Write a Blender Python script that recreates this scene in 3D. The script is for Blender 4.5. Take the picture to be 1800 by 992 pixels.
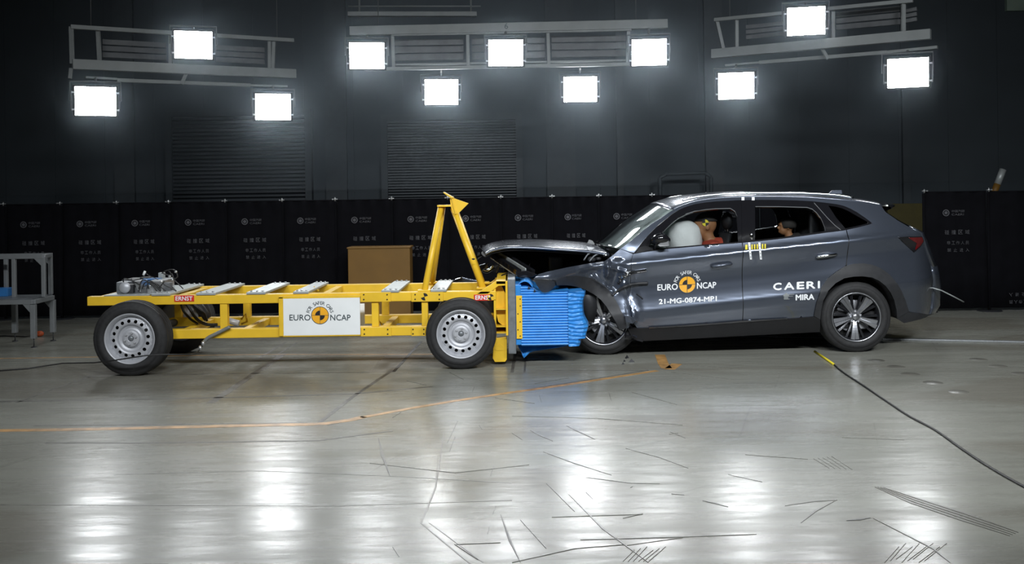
import bpy, bmesh, math, random
from mathutils import Vector, Matrix, noise
from mathutils.geometry import delaunay_2d_cdt
random.seed(7)
PI = math.pi
SC = bpy.context.scene
COL = SC.collection
for o in list(bpy.data.objects):
    bpy.data.objects.remove(o)

# ------------------------------------------------------------------ camera, world, light, exposure
FPX, CX, HY, HCAM, ROLL = 1730.0, 900.0, 346.0, 1.60, 0.0145
cam = bpy.data.cameras.new('camera')
camo = bpy.data.objects.new('camera', cam)
COL.objects.link(camo)
camo.location = (0, 0, HCAM)
camo.rotation_euler = (PI / 2, ROLL, 0)
cam.sensor_width = 36.0
cam.lens = 36.0 * FPX / 1800.0
cam.shift_y = -150.0 / 1800.0
cam.clip_end = 200
SC.camera = camo
SC.view_settings.view_transform = 'Standard'
SC.view_settings.look = 'None'
SC.view_settings.gamma = 1.0
SC.view_settings.use_curve_mapping = False
SC.view_settings.exposure = 0.0
SC.cycles.use_denoising = True
SC.cycles.max_bounces = 8
SC.cycles.volume_bounces = 0
SC.cycles.sample_clamp_indirect = 6.0

LAMP_RADIANCE = 24.0
FLOOD_WATTS = 10.0
world = bpy.data.worlds.new('hall_air')
SC.world = world
world.use_nodes = True
world.node_tree.nodes['Background'].inputs[0].default_value = (0.30, 0.36, 0.42, 1)
world.node_tree.nodes['Background'].inputs[1].default_value = 0.010


def area_light(name, loc, target, sx, sy, watts, colour=(0.93, 0.97, 1.0), spread=120):
    l = bpy.data.lights.new(name, 'AREA')
    l.shape = 'RECTANGLE'
    l.size, l.size_y, l.energy, l.color = sx, sy, watts, colour
    l.spread = math.radians(spread)
    o = bpy.data.objects.new(name, l)
    COL.objects.link(o)
    o.location = loc
    o.rotation_euler = (Vector(target) - Vector(loc)).to_track_quat('-Z', 'Y').to_euler()
    return o


# the film-light banks on the camera's side of the hall, like the ones in view
for bx, bw in ((-3.4, 72), (0.6, 130), (4.4, 155)):
    area_light('film_light_bank', (bx, 1.6, 5.6), (bx * 0.85, 9.6, 0.8), 2.2, 0.7, bw, spread=90)
area_light('film_light_bank', (-1.5, 9.6, 7.2), (-1.5, 9.6, 0), 4.5, 0.6, 10, spread=100)
area_light('film_light_bank', (2.6, 10.2, 7.2), (2.6, 10.2, 0), 3.6, 0.6, 14, spread=100)


# ------------------------------------------------------------------ photo frame -> place
CR, SR = math.cos(ROLL), math.sin(ROLL)


def ray(px, py):
    u, v = px - CX, HY - py
    return (u * CR + v * SR) / FPX, (-u * SR + v * CR) / FPX


def P(px, py, d):
    a, b = ray(px, py)
    return Vector((a * d, d, HCAM + b * d))


def G(px, py, z=0.0):
    a, b = ray(px, py)
    d = (z - HCAM) / b
    return Vector((a * d, d, z))


# ------------------------------------------------------------------ materials
def nodes_of(m):
    m.use_nodes = True
    nt = m.node_tree
    return nt, nt.nodes.get('Principled BSDF')


def mat(name, col, rough=0.5, metal=0.0, var=0.12, scale=8.0, coat=0.0, bump=0.0, bscale=60.0, spec=0.5, alpha=None):
    m = bpy.data.materials.new(name)
    nt, b = nodes_of(m)
    N, L = nt.nodes, nt.links
    b.inputs['Roughness'].default_value = rough
    b.inputs['Metallic'].default_value = metal
    b.inputs['Specular IOR Level'].default_value = spec
    b.inputs['Coat Weight'].default_value = coat
    b.inputs['Coat Roughness'].default_value = 0.04
    tc = N.new('ShaderNodeTexCoord')
    no = N.new('ShaderNodeTexNoise')
    no.inputs['Scale'].default_value = scale
    no.inputs['Detail'].default_value = 5
    L.new(tc.outputs['Object'], no.inputs['Vector'])
    cr = N.new('ShaderNodeValToRGB')
    cr.color_ramp.elements[0].position = 0.3
    cr.color_ramp.elements[1].position = 0.7
    cr.color_ramp.elements[0].color = tuple(c * (1 - var) for c in col) + (1,)
    cr.color_ramp.elements[1].color = tuple(min(1, c * (1 + var)) for c in col) + (1,)
    L.new(no.outputs['Fac'], cr.inputs['Fac'])
    L.new(cr.outputs['Color'], b.inputs['Base Color'])
    if bump:
        n2 = N.new('ShaderNodeTexNoise')
        n2.inputs['Scale'].default_value = bscale
        L.new(tc.outputs['Object'], n2.inputs['Vector'])
        bp = N.new('ShaderNodeBump')
        bp.inputs['Strength'].default_value = bump
        bp.inputs['Distance'].default_value = 0.01
        L.new(n2.outputs['Fac'], bp.inputs['Height'])
        L.new(bp.outputs['Normal'], b.inputs['Normal'])
    if alpha is not None:
        b.inputs['Alpha'].default_value = alpha
    return m


def glass(name, tint, gloss=0.12, rough=0.02, craze=0.0):
    m = bpy.data.materials.new(name)
    m.use_nodes = True
    nt = m.node_tree
    N, L = nt.nodes, nt.links
    N.clear()
    out = N.new('ShaderNodeOutputMaterial')
    tr = N.new('ShaderNodeBsdfTransparent')
    tr.inputs[0].default_value = tint + (1,)
    gl = N.new('ShaderNodeBsdfGlossy')
    gl.inputs['Roughness'].default_value = rough
    fr = N.new('ShaderNodeFresnel')
    fr.inputs['IOR'].default_value = 1.5
    mx = N.new('ShaderNodeMixShader')
    ad = N.new('ShaderNodeMath')
    ad.operation = 'MULTIPLY'
    ad.inputs[1].default_value = gloss / 0.04
    ad.use_clamp = True
    L.new(fr.outputs[0], ad.inputs[0])
    L.new(ad.outputs[0], mx.inputs[0])
    src = tr
    if craze:      # crazed safety glass: a web of fine cracks that scatter light
        df = N.new('ShaderNodeBsdfDiffuse')
        df.inputs[0].default_value = (0.50, 0.60, 0.58, 1)
        tl = N.new('ShaderNodeBsdfTranslucent')
        tl.inputs[0].default_value = (0.50, 0.60, 0.58, 1)
        m0 = N.new('ShaderNodeMixShader')
        L.new(df.outputs[0], m0.inputs[1]); L.new(tl.outputs[0], m0.inputs[2])
        tc = N.new('ShaderNodeTexCoord')
        vo = N.new('ShaderNodeTexNoise')
        vo.inputs['Scale'].default_value = 6
        vo.inputs['Detail'].default_value = 8
        L.new(tc.outputs['Object'], vo.inputs['Vector'])
        mr = N.new('ShaderNodeMapRange')
        mr.inputs['From Min'].default_value, mr.inputs['From Max'].default_value = 0.35, 0.65
        mr.inputs['To Min'].default_value, mr.inputs['To Max'].default_value = craze * 0.5, craze * 1.4
        L.new(vo.outputs['Fac'], mr.inputs['Value'])
        src = N.new('ShaderNodeMixShader')
        L.new(mr.outputs[0], src.inputs[0]); L.new(tr.outputs[0], src.inputs[1]); L.new(m0.outputs[0], src.inputs[2])
    L.new(src.outputs[0], mx.inputs[1])
    L.new(gl.outputs[0], mx.inputs[2])
    L.new(mx.outputs[0], out.inputs[0])
    return m


def emit(name, col, strength):
    m = bpy.data.materials.new(name)
    nt, b = nodes_of(m)
    b.inputs['Base Color'].default_value = col + (1,)
    b.inputs['Emission Color'].default_value = col + (1,)
    b.inputs['Emission Strength'].default_value = strength
    return m


M = {}
M['paint'] = mat('car_paint', (0.088, 0.102, 0.132), 0.27, 0.62, 0.02, 3, coat=1.0, spec=0.2)
M['cabin'] = mat('cabin_black', (0.010, 0.010, 0.012), 0.7)
M['plastic'] = mat('black_plastic', (0.022, 0.023, 0.026), 0.55, 0, 0.15, 20)
M['gloss'] = mat('gloss_black', (0.010, 0.010, 0.012), 0.10, 0, 0.05, coat=0.6)
M['darkchrome'] = mat('dark_chrome', (0.22, 0.22, 0.24), 0.18, 1.0, 0.05)
M['sill'] = mat('sill_plastic', (0.012, 0.012, 0.013), 0.5, 0, 0.1, spec=0.3)
M['chrome'] = mat('chrome', (0.75, 0.76, 0.78), 0.12, 1.0, 0.04)
M['rubber'] = mat('tyre_rubber', (0.017, 0.017, 0.018), 0.72, 0, 0.25, 30)
M['alloy'] = mat('machined_alloy', (0.42, 0.43, 0.46), 0.30, 0.9, 0.05)
M['darkalloy'] = mat('dark_alloy', (0.025, 0.026, 0.03), 0.3, 0.4, 0.05)
M['steel'] = mat('silver_steel', (0.46, 0.47, 0.50), 0.42, 0.3, 0.03, 20)
M['yellow'] = mat('yellow_enamel', (0.78, 0.49, 0.026), 0.42, 0, 0.08, 6)
M['galv'] = mat('aluminium_plate', (0.40, 0.43, 0.43), 0.45, 0.35, 0.10, 14)
M['lead'] = mat('grey_metal_plate', (0.20, 0.215, 0.23), 0.45, 0.5, 0.2, 18)
M['blue'] = mat('blue_sheet', (0.030, 0.235, 0.64), 0.38, 0.1, 0.10, 9)
M['white'] = mat('white_board', (0.80, 0.82, 0.82), 0.5, 0, 0.03, 4)
M['decal'] = mat('white_decal', (0.80, 0.82, 0.84), 0.5, 0, 0.03)
M['ink'] = mat('dark_ink', (0.03, 0.05, 0.06), 0.5, 0, 0.03)
M['black'] = mat('black_ink', (0.008, 0.008, 0.008), 0.5, 0, 0.03)
M['amber'] = mat('amber_decal', (0.85, 0.40, 0.012), 0.5, 0, 0.03)
M['brightyellow'] = mat('yellow_sticker', (0.75, 0.62, 0.03), 0.5, 0, 0.03)
M['red'] = mat('red_plate', (0.62, 0.035, 0.02), 0.4, 0, 0.06)
M['tail'] = mat('red_lens', (0.11, 0.003, 0.005), 0.08, 0, 0.2, coat=1.0)
M['windscreen'] = glass('windscreen_glass', (0.55, 0.62, 0.60), 0.10, 0.04, 0.75)
M['sideglass'] = glass('side_glass', (0.88, 0.89, 0.89), 0.025)
M['tint'] = glass('tinted_glass', (0.10, 0.10, 0.11), 0.05)
M['airbag'] = mat('airbag_fabric', (0.74, 0.76, 0.75), 0.85, 0, 0.04, 12, bump=0.3, bscale=40)
M['skin'] = mat('dummy_skin', (0.30, 0.14, 0.062), 0.55, 0, 0.10, 16)
M['shirt'] = mat('dummy_shirt', (0.36, 0.05, 0.025), 0.8, 0, 0.15, 30)
M['hair'] = mat('dark_cap', (0.02, 0.017, 0.015), 0.8)
M['seat'] = mat('seat_fabric', (0.018, 0.019, 0.022), 0.65, 0, 0.2, 40)
M['alu'] = mat('aluminium_profile', (0.27, 0.285, 0.295), 0.45, 0.45, 0.06, 10)
M['rack'] = mat('rack_paint', (0.20, 0.215, 0.215), 0.6, 0.1, 0.08, 5)
M['rackdark'] = mat('rack_panel', (0.10, 0.105, 0.11), 0.6, 0.1, 0.2, 6)
M['housing'] = mat('lamp_housing', (0.03, 0.032, 0.035), 0.4, 0.4)
M['lens'] = emit('lit_lens', (0.95, 0.98, 1.0), LAMP_RADIANCE)
M['fabric'] = mat('black_screen_fabric', (0.0045, 0.0045, 0.0062), 0.95, 0, 0.2, 5, spec=0.12)
M['print'] = mat('grey_print', (0.085, 0.085, 0.095), 0.8, 0, 0.2)
M['wall'] = mat('dark_wall_panel', (0.038, 0.050, 0.060), 0.75, 0, 0.12, 1.2)
M['shutter'] = mat('dark_shutter', (0.048, 0.058, 0.068), 0.5, 0.2, 0.1, 2)
M['ochredark'] = mat('dark_yellow_board', (0.055, 0.045, 0.006), 0.7)
M['column'] = mat('grey_column', (0.042, 0.053, 0.062), 0.7, 0, 0.1)
M['orange'] = mat('orange_line', (0.42, 0.235, 0.085), 0.4, 0, 0.4, 11)
M['scratch'] = mat('pale_scratch', (0.13, 0.128, 0.112), 0.35, 0, 0.4, 20)
M['mark'] = mat('rubber_mark', (0.075, 0.075, 0.068), 0.4, 0, 0.5, 30)
M['seam'] = mat('floor_seam', (0.085, 0.08, 0.07), 0.5, 0, 0.4, 9)
M['patch'] = mat('floor_patch', (0.145, 0.14, 0.12), 0.35, 0, 0.25, 3)
M['wood'] = mat('ochre_board', (0.17, 0.085, 0.010), 0.6, 0, 0.10, 4)
M['cable'] = mat('black_cable', (0.02, 0.02, 0.02), 0.5)
M['hose'] = mat('grey_conduit', (0.20, 0.21, 0.20), 0.5, 0.2)
M['bluebox'] = mat('blue_plastic', (0.03, 0.16, 0.42), 0.4)
M['foil'] = mat('silver_housing', (0.60, 0.61, 0.62), 0.28, 0.8, 0.12, 20)
M['signgreen'] = mat('pale_green_sign', (0.25, 0.33, 0.27), 0.6)
M['orangeplug'] = mat('orange_plug', (0.55, 0.10, 0.03), 0.5)


def floor_material():
    m = bpy.data.materials.new('polished_concrete')
    nt, b = nodes_of(m)
    N, L = nt.nodes, nt.links
    tc = N.new('ShaderNodeTexCoord')

    def noise_tex(sx, sy, scale, detail, rough=0.6):
        mp = N.new('ShaderNodeMapping')
        mp.inputs['Scale'].default_value = (sx, sy, 1)
        L.new(tc.outputs['Object'], mp.inputs['Vector'])
        n = N.new('ShaderNodeTexNoise')
        n.inputs['Scale'].default_value = scale
        n.inputs['Detail'].default_value = detail
        n.inputs['Roughness'].default_value = rough
        L.new(mp.outputs[0], n.inputs['Vector'])
        return n
    big = noise_tex(0.6, 1.0, 0.9, 6)
    streak = noise_tex(0.35, 3.2, 2.4, 7, 0.65)
    fine = noise_tex(1, 1.6, 14, 6, 0.7)
    mx = N.new('ShaderNodeMath'); mx.operation = 'MULTIPLY_ADD'
    L.new(streak.outputs['Fac'], mx.inputs[0]); mx.inputs[1].default_value = 0.55
    m2 = N.new('ShaderNodeMath'); m2.operation = 'MULTIPLY'
    L.new(big.outputs['Fac'], m2.inputs[0]); m2.inputs[1].default_value = 0.33
    L.new(m2.outputs[0], mx.inputs[2])
    m3 = N.new('ShaderNodeMath'); m3.operation = 'MULTIPLY_ADD'
    L.new(fine.outputs['Fac'], m3.inputs[0]); m3.inputs[1].default_value = 0.12
    L.new(mx.outputs[0], m3.inputs[2])
    cr = N.new('ShaderNodeValToRGB')
    e = cr.color_ramp.elements
    e[0].position, e[0].color = 0.33, (0.160, 0.158, 0.134, 1)
    e[1].position, e[1].color = 0.66, (0.335, 0.336, 0.295, 1)
    L.new(m3.outputs[0], cr.inputs['Fac'])
    col = cr.outputs['Color']
    stain = noise_tex(0.45, 0.9, 0.85, 5, 0.55)
    stain.inputs['Distortion'].default_value = 0.8
    sq = N.new('ShaderNodeMapRange')
    sq.inputs['From Min'].default_value, sq.inputs['From Max'].default_value = 0.50, 0.58
    sq.inputs['To Min'].default_value, sq.inputs['To Max'].default_value = 0.0, 0.42
    L.new(stain.outputs['Fac'], sq.inputs['Value'])
    sm = N.new('ShaderNodeMixRGB'); sm.inputs[2].default_value = (0.150, 0.130, 0.100, 1)
    L.new(sq.outputs[0], sm.inputs[0]); L.new(col, sm.inputs[1]); col = sm.outputs[0]
    for ang, sx, sy, sc, th in ((0.62, 0.12, 9, 3.0, 0.735), (-0.55, 0.12, 9, 3.0, 0.74), (0.25, 0.15, 10, 3.5, 0.735), (1.25, 0.14, 9, 3.0, 0.745), (0.02, 0.10, 12, 2.5, 0.72)):
        mp = N.new('ShaderNodeMapping'); mp.vector_type = 'TEXTURE'
        mp.inputs['Rotation'].default_value = (0, 0, ang)
        mp.inputs['Scale'].default_value = (1 / sx, 1 / sy, 1)
        L.new(tc.outputs['Object'], mp.inputs['Vector'])
        n = N.new('ShaderNodeTexNoise')
        n.inputs['Scale'].default_value = sc; n.inputs['Detail'].default_value = 3; n.inputs['Roughness'].default_value = 0.55
        L.new(mp.outputs[0], n.inputs['Vector'])
        q = N.new('ShaderNodeMapRange')
        q.inputs['From Min'].default_value, q.inputs['From Max'].default_value = th - 0.05, th + 0.03
        q.inputs['To Min'].default_value, q.inputs['To Max'].default_value = 0.0, 0.55
        L.new(n.outputs['Fac'], q.inputs['Value'])
        mc = N.new('ShaderNodeMixRGB'); mc.inputs[2].default_value = (0.06, 0.058, 0.05, 1)
        L.new(q.outputs[0], mc.inputs[0]); L.new(col, mc.inputs[1]); col = mc.outputs[0]
    L.new(col, b.inputs['Base Color'])
    rr = N.new('ShaderNodeMapRange')
    rr.inputs['From Min'].default_value, rr.inputs['From Max'].default_value = 0.3, 0.7
    rr.inputs['To Min'].default_value, rr.inputs['To Max'].default_value = 0.34, 0.19
    L.new(streak.outputs['Fac'], rr.inputs['Value'])
    L.new(rr.outputs[0], b.inputs['Roughness'])
    wave = noise_tex(0.8, 2.6, 3.0, 3, 0.5)
    bp = N.new('ShaderNodeBump')
    bp.inputs['Strength'].default_value = 0.16
    bp.inputs['Distance'].default_value = 0.02
    L.new(wave.outputs['Fac'], bp.inputs['Height'])
    L.new(bp.outputs['Normal'], b.inputs['Normal'])
    b.inputs['Specular IOR Level'].default_value = 0.27
    return m


M['floor'] = floor_material()


# ------------------------------------------------------------------ object helpers
def tag(o, label=None, cat=None, group=None, kind=None):
    if label: o['label'] = label
    if cat: o['category'] = cat
    if group: o['group'] = group
    if kind: o['kind'] = kind
    return o


def thing(name, label, cat, loc=(0, 0, 0), group=None, kind=None):
    o = bpy.data.objects.new(name, None)
    o.empty_display_size = 0.1
    COL.objects.link(o)
    o.location = loc
    return tag(o, label, cat, group, kind)


def root_loc(o):
    v = Vector((0, 0, 0))
    while o is not None:
        v += o.location
        o = o.parent
    return v


def link_mesh(name, me, parent):
    """me carries coordinates of the place; the object's origin is put at its base or on its parent's."""
    o = bpy.data.objects.new(name, me)
    COL.objects.link(o)
    if parent is not None:
        off = root_loc(parent)
        o.parent = parent
    else:
        xs = [v.co for v in me.vertices]
        off = Vector(((min(v.x for v in xs) + max(v.x for v in xs)) / 2,
                      (min(v.y for v in xs) + max(v.y for v in xs)) / 2, min(v.z for v in xs)))
        o.location = off
    me.transform(Matrix.Translation(-off))
    return o


class MB:
    def __init__(self):
        self.v, self.f, self.s, self.m = [], [], [], []

    def add(self, vs, fs, smooth=False, mi=0):
        n = len(self.v)
        self.v += [Vector(p) for p in vs]
        self.f += [tuple(i + n for i in f) for f in fs]
        self.s += [smooth] * len(fs)
        self.m += [mi] * len(fs)
        return self

    def hexa(self, b, t, mi=0):
        """b, t: four bottom points and four top points in the same turn."""
        return self.add(list(b) + list(t), [(3, 2, 1, 0), (4, 5, 6, 7)] + [(i, (i + 1) % 4, 4 + (i + 1) % 4, 4 + i) for i in range(4)], False, mi)

    def box(self, x0, x1, y0, y1, z0, z1, mi=0):
        return self.hexa([(x0, y0, z0), (x1, y0, z0), (x1, y1, z0), (x0, y1, z0)],
                         [(x0, y0, z1), (x1, y0, z1), (x1, y1, z1), (x0, y1, z1)], mi)

    def bar(self, a, b, w, h, up=(0, 0, 1), mi=0):
        a, b = Vector(a), Vector(b)
        d = (b - a).normalized()
        s = d.cross(Vector(up))
        if s.length < 1e-4: s = d.cross(Vector((0, 1, 0)))
        s.normalize()
        u = s.cross(d)
        q = [(-w / 2, -h / 2), (w / 2, -h / 2), (w / 2, h / 2), (-w / 2, h / 2)]
        return self.hexa([a + s * i + u * j for i, j in q], [b + s * i + u * j for i, j in q], mi)

    def tube(self, pts, r, n=10, mi=0, caps=True):
        pts = [Vector(p) for p in pts]
        rs = r if isinstance(r, (list, tuple)) else [r] * len(pts)
        vs, prev = [], None
        for i, p in enumerate(pts):
            d = (pts[min(i + 1, len(pts) - 1)] - pts[max(i - 1, 0)]).normalized()
            if prev is None:
                s = d.cross(Vector((0, 0, 1)))
                if s.length < 1e-3: s = d.cross(Vector((0, 1, 0)))
            else:
                s = prev - d * prev.dot(d)
            s.normalize(); prev = s
            u = d.cross(s)
            vs += [p + (s * math.cos(2 * PI * k / n) + u * math.sin(2 * PI * k / n)) * rs[i] for k in range(n)]
        fs = [(i * n + k, i * n + (k + 1) % n, (i + 1) * n + (k + 1) % n, (i + 1) * n + k) for i in range(len(pts) - 1) for k in range(n)]
        self.add(vs, fs, True, mi)
        if caps:
            m = len(self.v) - len(vs)
            for base, rev in ((m, True), (m + (len(pts) - 1) * n, False)):
                f = tuple(range(base, base + n))
                self.f.append(f[::-1] if rev else f); self.s.append(False); self.m.append(mi)
        return self

    def lathe(self, prof, c, n=64, axis='y', mi=0):
        c = Vector(c)
        vs = []
        for r, h in prof:
            for k in range(n):
                t = 2 * PI * k / n
                if axis == 'y': vs.append(c + Vector((r * math.cos(t), h, r * math.sin(t))))
                else: vs.append(c + Vector((r * math.cos(t), r * math.sin(t), h)))
        fs = [(i * n + k, (i + 1) * n + k, (i + 1) * n + (k + 1) % n, i * n + (k + 1) % n) for i in range(len(prof) - 1) for k in range(n)]
        return self.add(vs, fs, True, mi)

    def grid(self, rows, smooth=True, mi=0):
        n = len(rows[0])
        vs = [p for r in rows for p in r]
        fs = [(i * n + k, i * n + k + 1, (i + 1) * n + k + 1, (i + 1) * n + k) for i in range(len(rows) - 1) for k in range(n - 1)]
        return self.add(vs, fs, smooth, mi)

    def prism(self, poly, dvec, mi=0):
        n = len(poly)
        a = [Vector(p) for p in poly]
        b = [p + Vector(dvec) for p in a]
        return self.add(a + b, [tuple(range(n))[::-1], tuple(range(n, 2 * n))] + [(i, (i + 1) % n, n + (i + 1) % n, n + i) for i in range(n)], False, mi)

    def ball(self, c, rx, ry, rz, n=20, mi=0):
        c = Vector(c)
        rows = []
        for i in range(n // 2 + 1):
            a = PI * i / (n // 2)
            rows.append([c + Vector((rx * math.sin(a) * math.cos(2 * PI * k / n), ry * math.sin(a) * math.sin(2 * PI * k / n), rz * math.cos(a))) for k in range(n + 1)])
        return self.grid(rows, True, mi)

    def mesh(self, name, mats):
        me = bpy.data.meshes.new(name)
        me.from_pydata([tuple(p) for p in self.v], [], self.f)
        for mm in (mats if isinstance(mats, (list, tuple)) else [mats]): me.materials.append(mm)
        for p, s, i in zip(me.polygons, self.s, self.m):
            p.use_smooth = s; p.material_index = i
        me.update()
        bm = bmesh.new(); bm.from_mesh(me)
        bmesh.ops.remove_doubles(bm, verts=bm.verts, dist=1e-5)
        bmesh.ops.recalc_face_normals(bm, faces=bm.faces)
        bm.to_mesh(me); bm.free()
        return me

    def build(self, name, mats, parent=None, bevel=0.0, solid=0.0):
        o = link_mesh(name, self.mesh(name, mats), parent)
        if solid:
            sm = o.modifiers.new('thickness', 'SOLIDIFY'); sm.thickness = solid; sm.offset = 0
        if bevel:
            b = o.modifiers.new('bevel', 'BEVEL'); b.width = bevel; b.segments = 2; b.limit_method = 'ANGLE'; b.angle_limit = 0.7
        return o


def inside(pt, loops):
    c = False
    x, y = pt
    for lp in loops:
        n = len(lp)
        j = n - 1
        for i in range(n):
            xi, yi = lp[i]; xj, yj = lp[j]
            if (yi > y) != (yj > y) and x < (xj - xi) * (y - yi) / (yj - yi) + xi: c = not c
            j = i
    return c


def resample(lp, res):
    out = []
    for i in range(len(lp)):
        a, b = Vector(lp[i]), Vector(lp[(i + 1) % len(lp)])
        k = max(1, int(math.ceil((b - a).length / res)))
        out += [tuple(a + (b - a) * (j / k)) for j in range(k)]
    return out


def smooth_loop(pts, k=4):
    """Catmull-Rom through an open run of 2D points."""
    pts = [Vector(p) for p in pts]
    out = []
    for i in range(len(pts) - 1):
        p0, p1, p2, p3 = pts[max(i - 1, 0)], pts[i], pts[i + 1], pts[min(i + 2, len(pts) - 1)]
        for j in range(k):
            t = j / k
            out.append(0.5 * (2 * p1 + (p2 - p0) * t + (2 * p0 - 5 * p1 + 4 * p2 - p3) * t * t + (3 * p1 - p0 - 3 * p2 + p3) * t ** 3))
    out.append(pts[-1])
    return [tuple(p) for p in out]


def triangulate(loops, res):
    loops = [resample(l, res) for l in loops]
    vs, es = [], []
    for l in loops:
        n0 = len(vs)
        vs += [Vector(p) for p in l]
        es += [(n0 + i, n0 + (i + 1) % len(l)) for i in range(len(l))]
    xs = [p[0] for l in loops for p in l]; ys = [p[1] for l in loops for p in l]
    x0, x1, y0, y1 = min(xs), max(xs), min(ys), max(ys)
    cell = {}
    for p in vs: cell.setdefault((int(p[0] // res), int(p[1] // res)), []).append(p)
    y, r = y0 + res / 2, 0
    while y < y1:
        x = x0 + res * (0.25 if r % 2 else 0.75)
        while x < x1:
            if inside((x, y), loops):
                ci, cj = int(x // res), int(y // res)
                if all((q - Vector((x, y))).length > res * 0.5 for i in (-1, 0, 1) for j in (-1, 0, 1) for q in cell.get((ci + i, cj + j), ())):
                    vs.append(Vector((x, y)))
            x += res
        y += res * 0.87; r += 1
    ov, oe, of = delaunay_2d_cdt(vs, es, [], 0, 1e-7)[:3]
    fs = [f for f in of if inside(tuple(sum((ov[i] for i in f), Vector((0, 0))) / len(f)), loops)]
    return ov, fs


def sheet(name, loops, fn, mats, parent, thick=0.012, res=0.045, toward=Vector((0, -1, 0))):
    """A panel: 2D loops (outer, then holes) carried by fn onto a curved surface and given thickness inwards."""
    ov, fs = triangulate(loops, res)
    e = 0.004
    pts, nr = [], []
    for v in ov:
        p = fn(v[0], v[1])
        n = (fn(v[0] + e, v[1]) - fn(v[0] - e, v[1])).cross(fn(v[0], v[1] + e) - fn(v[0], v[1] - e))
        n.normalize()
        if n.dot(toward) < 0: n = -n
        pts.append(p); nr.append(n)
    N = len(pts)
    verts = pts + [p - n * thick for p, n in zip(pts, nr)]
    norms = nr + [-n for n in nr]
    faces, mi = [], []
    cnt = {}
    for f in fs:
        a, b, c = (pts[i] for i in f[:3])
        if (b - a).cross(c - a).dot(nr[f[0]]) < 0: f = list(reversed(f))
        faces.append(tuple(f)); mi.append(0)
        faces.append(tuple(i + N for i in reversed(f))); mi.append(1)
        for i in range(len(f)):
            k = (f[i], f[(i + 1) % len(f)])
            cnt[k] = cnt.get(k, 0) + 1
    ed = [k for k in cnt if (k[1], k[0]) not in cnt]
    dup = {}
    for a, b in ed:
        for i in (a, b):
            if i not in dup:
                dup[i] = len(verts)
                verts += [verts[i], verts[i + N]]
                norms += [Vector((0, 0, 0))] * 2
        faces.append((dup[b], dup[a], dup[a] + 1, dup[b] + 1)); mi.append(0)
    me = bpy.data.meshes.new(name)
    me.from_pydata([tuple(v) for v in verts], [], faces)
    mats = mats if isinstance(mats, (list, tuple)) else [mats]
    for mm in mats: me.materials.append(mm)
    for p, i in zip(me.polygons, mi):
        p.use_smooth = True; p.material_index = min(i, len(mats) - 1)
    me.update()
    me.normals_split_custom_set_from_vertices([tuple(n) for n in norms])
    return link_mesh(name, me, parent)


# ------------------------------------------------------------------ lettering
_txt = {}


def text2d(s, bold=0.0):
    if (s, bold) in _txt: return _txt[(s, bold)]
    cu = bpy.data.curves.new('lettering_source', 'FONT')
    cu.body = s; cu.size = 1.0; cu.resolution_u = 3; cu.offset = bold
    ob = bpy.data.objects.new('lettering_source', cu)
    COL.objects.link(ob)
    dg = bpy.context.evaluated_depsgraph_get()
    me = bpy.data.meshes.new_from_object(ob.evaluated_get(dg))
    vs = [(v.co.x, v.co.y) for v in me.vertices]
    fs = [tuple(p.vertices) for p in me.polygons]
    bpy.data.objects.remove(ob); bpy.data.curves.remove(cu); bpy.data.meshes.remove(me)
    if not vs: vs, fs = [(0, 0), (1, 0), (1, 1)], [(0, 1, 2)]
    _txt[(s, bold)] = (vs, fs)
    return vs, fs


def fit(s, x0, y0, w, h, bold=0.0):
    """Lettering scaled to a box."""
    vs, fs = text2d(s)
    ax, bx = min(v[0] for v in vs), max(v[0] for v in vs)
    ay, by = min(v[1] for v in vs), max(v[1] for v in vs)
    if len(s) == 1 and s in '-': ay, by = 0.0, 0.7
    b = bold * h
    out, of, lay = [], [], []
    for q, (dx, dy) in enumerate(((-b, 0), (b, 0), (0, -b), (0, b)) if bold else ((0, 0),)):
        m = len(out)
        lay += [q] * len(vs)
        out += [(x0 + b + (v[0] - ax) / max(1e-6, bx - ax) * (w - 2 * b) + dx, y0 + (v[1] - ay) / max(1e-6, by - ay) * h + dy) for v in vs]
        of += [tuple(i + m for i in f) for f in fs]
    return out, of, lay


def arc_text(s, cx, cy, r, h, a0, a1, bold=0.0):
    vs, fs = [], []
    n = len(s)
    for i, ch in enumerate(s):
        if ch == ' ': continue
        a = a0 + (a1 - a0) * i / (n - 1)
        t, f = text2d(ch)
        ax, bx = min(p[0] for p in t), max(p[0] for p in t)
        k = h / 0.70
        m = len(vs)
        ca, sa = math.cos(a - PI / 2), math.sin(a - PI / 2)
        for x, y in t:
            lx, ly = (x - (ax + bx) / 2) * k, y * k + r
            vs.append((cx + lx * ca - ly * sa, cy + lx * sa + ly * ca))
        fs += [tuple(q + m for q in g) for g in f]
    return vs, fs


def disc2d(cx, cy, r, a0=0.0, a1=2 * PI, n=32, r0=0.0):
    vs, fs = [], []
    k = max(4, int(n * abs(a1 - a0) / (2 * PI)))
    for i in range(k + 1):
        a = a0 + (a1 - a0) * i / k
        vs += [(cx + r0 * math.cos(a), cy + r0 * math.sin(a)), (cx + r * math.cos(a), cy + r * math.sin(a))]
    fs = [(2 * i, 2 * i + 1, 2 * i + 3, 2 * i + 2) for i in range(k)]
    return vs, fs


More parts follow.
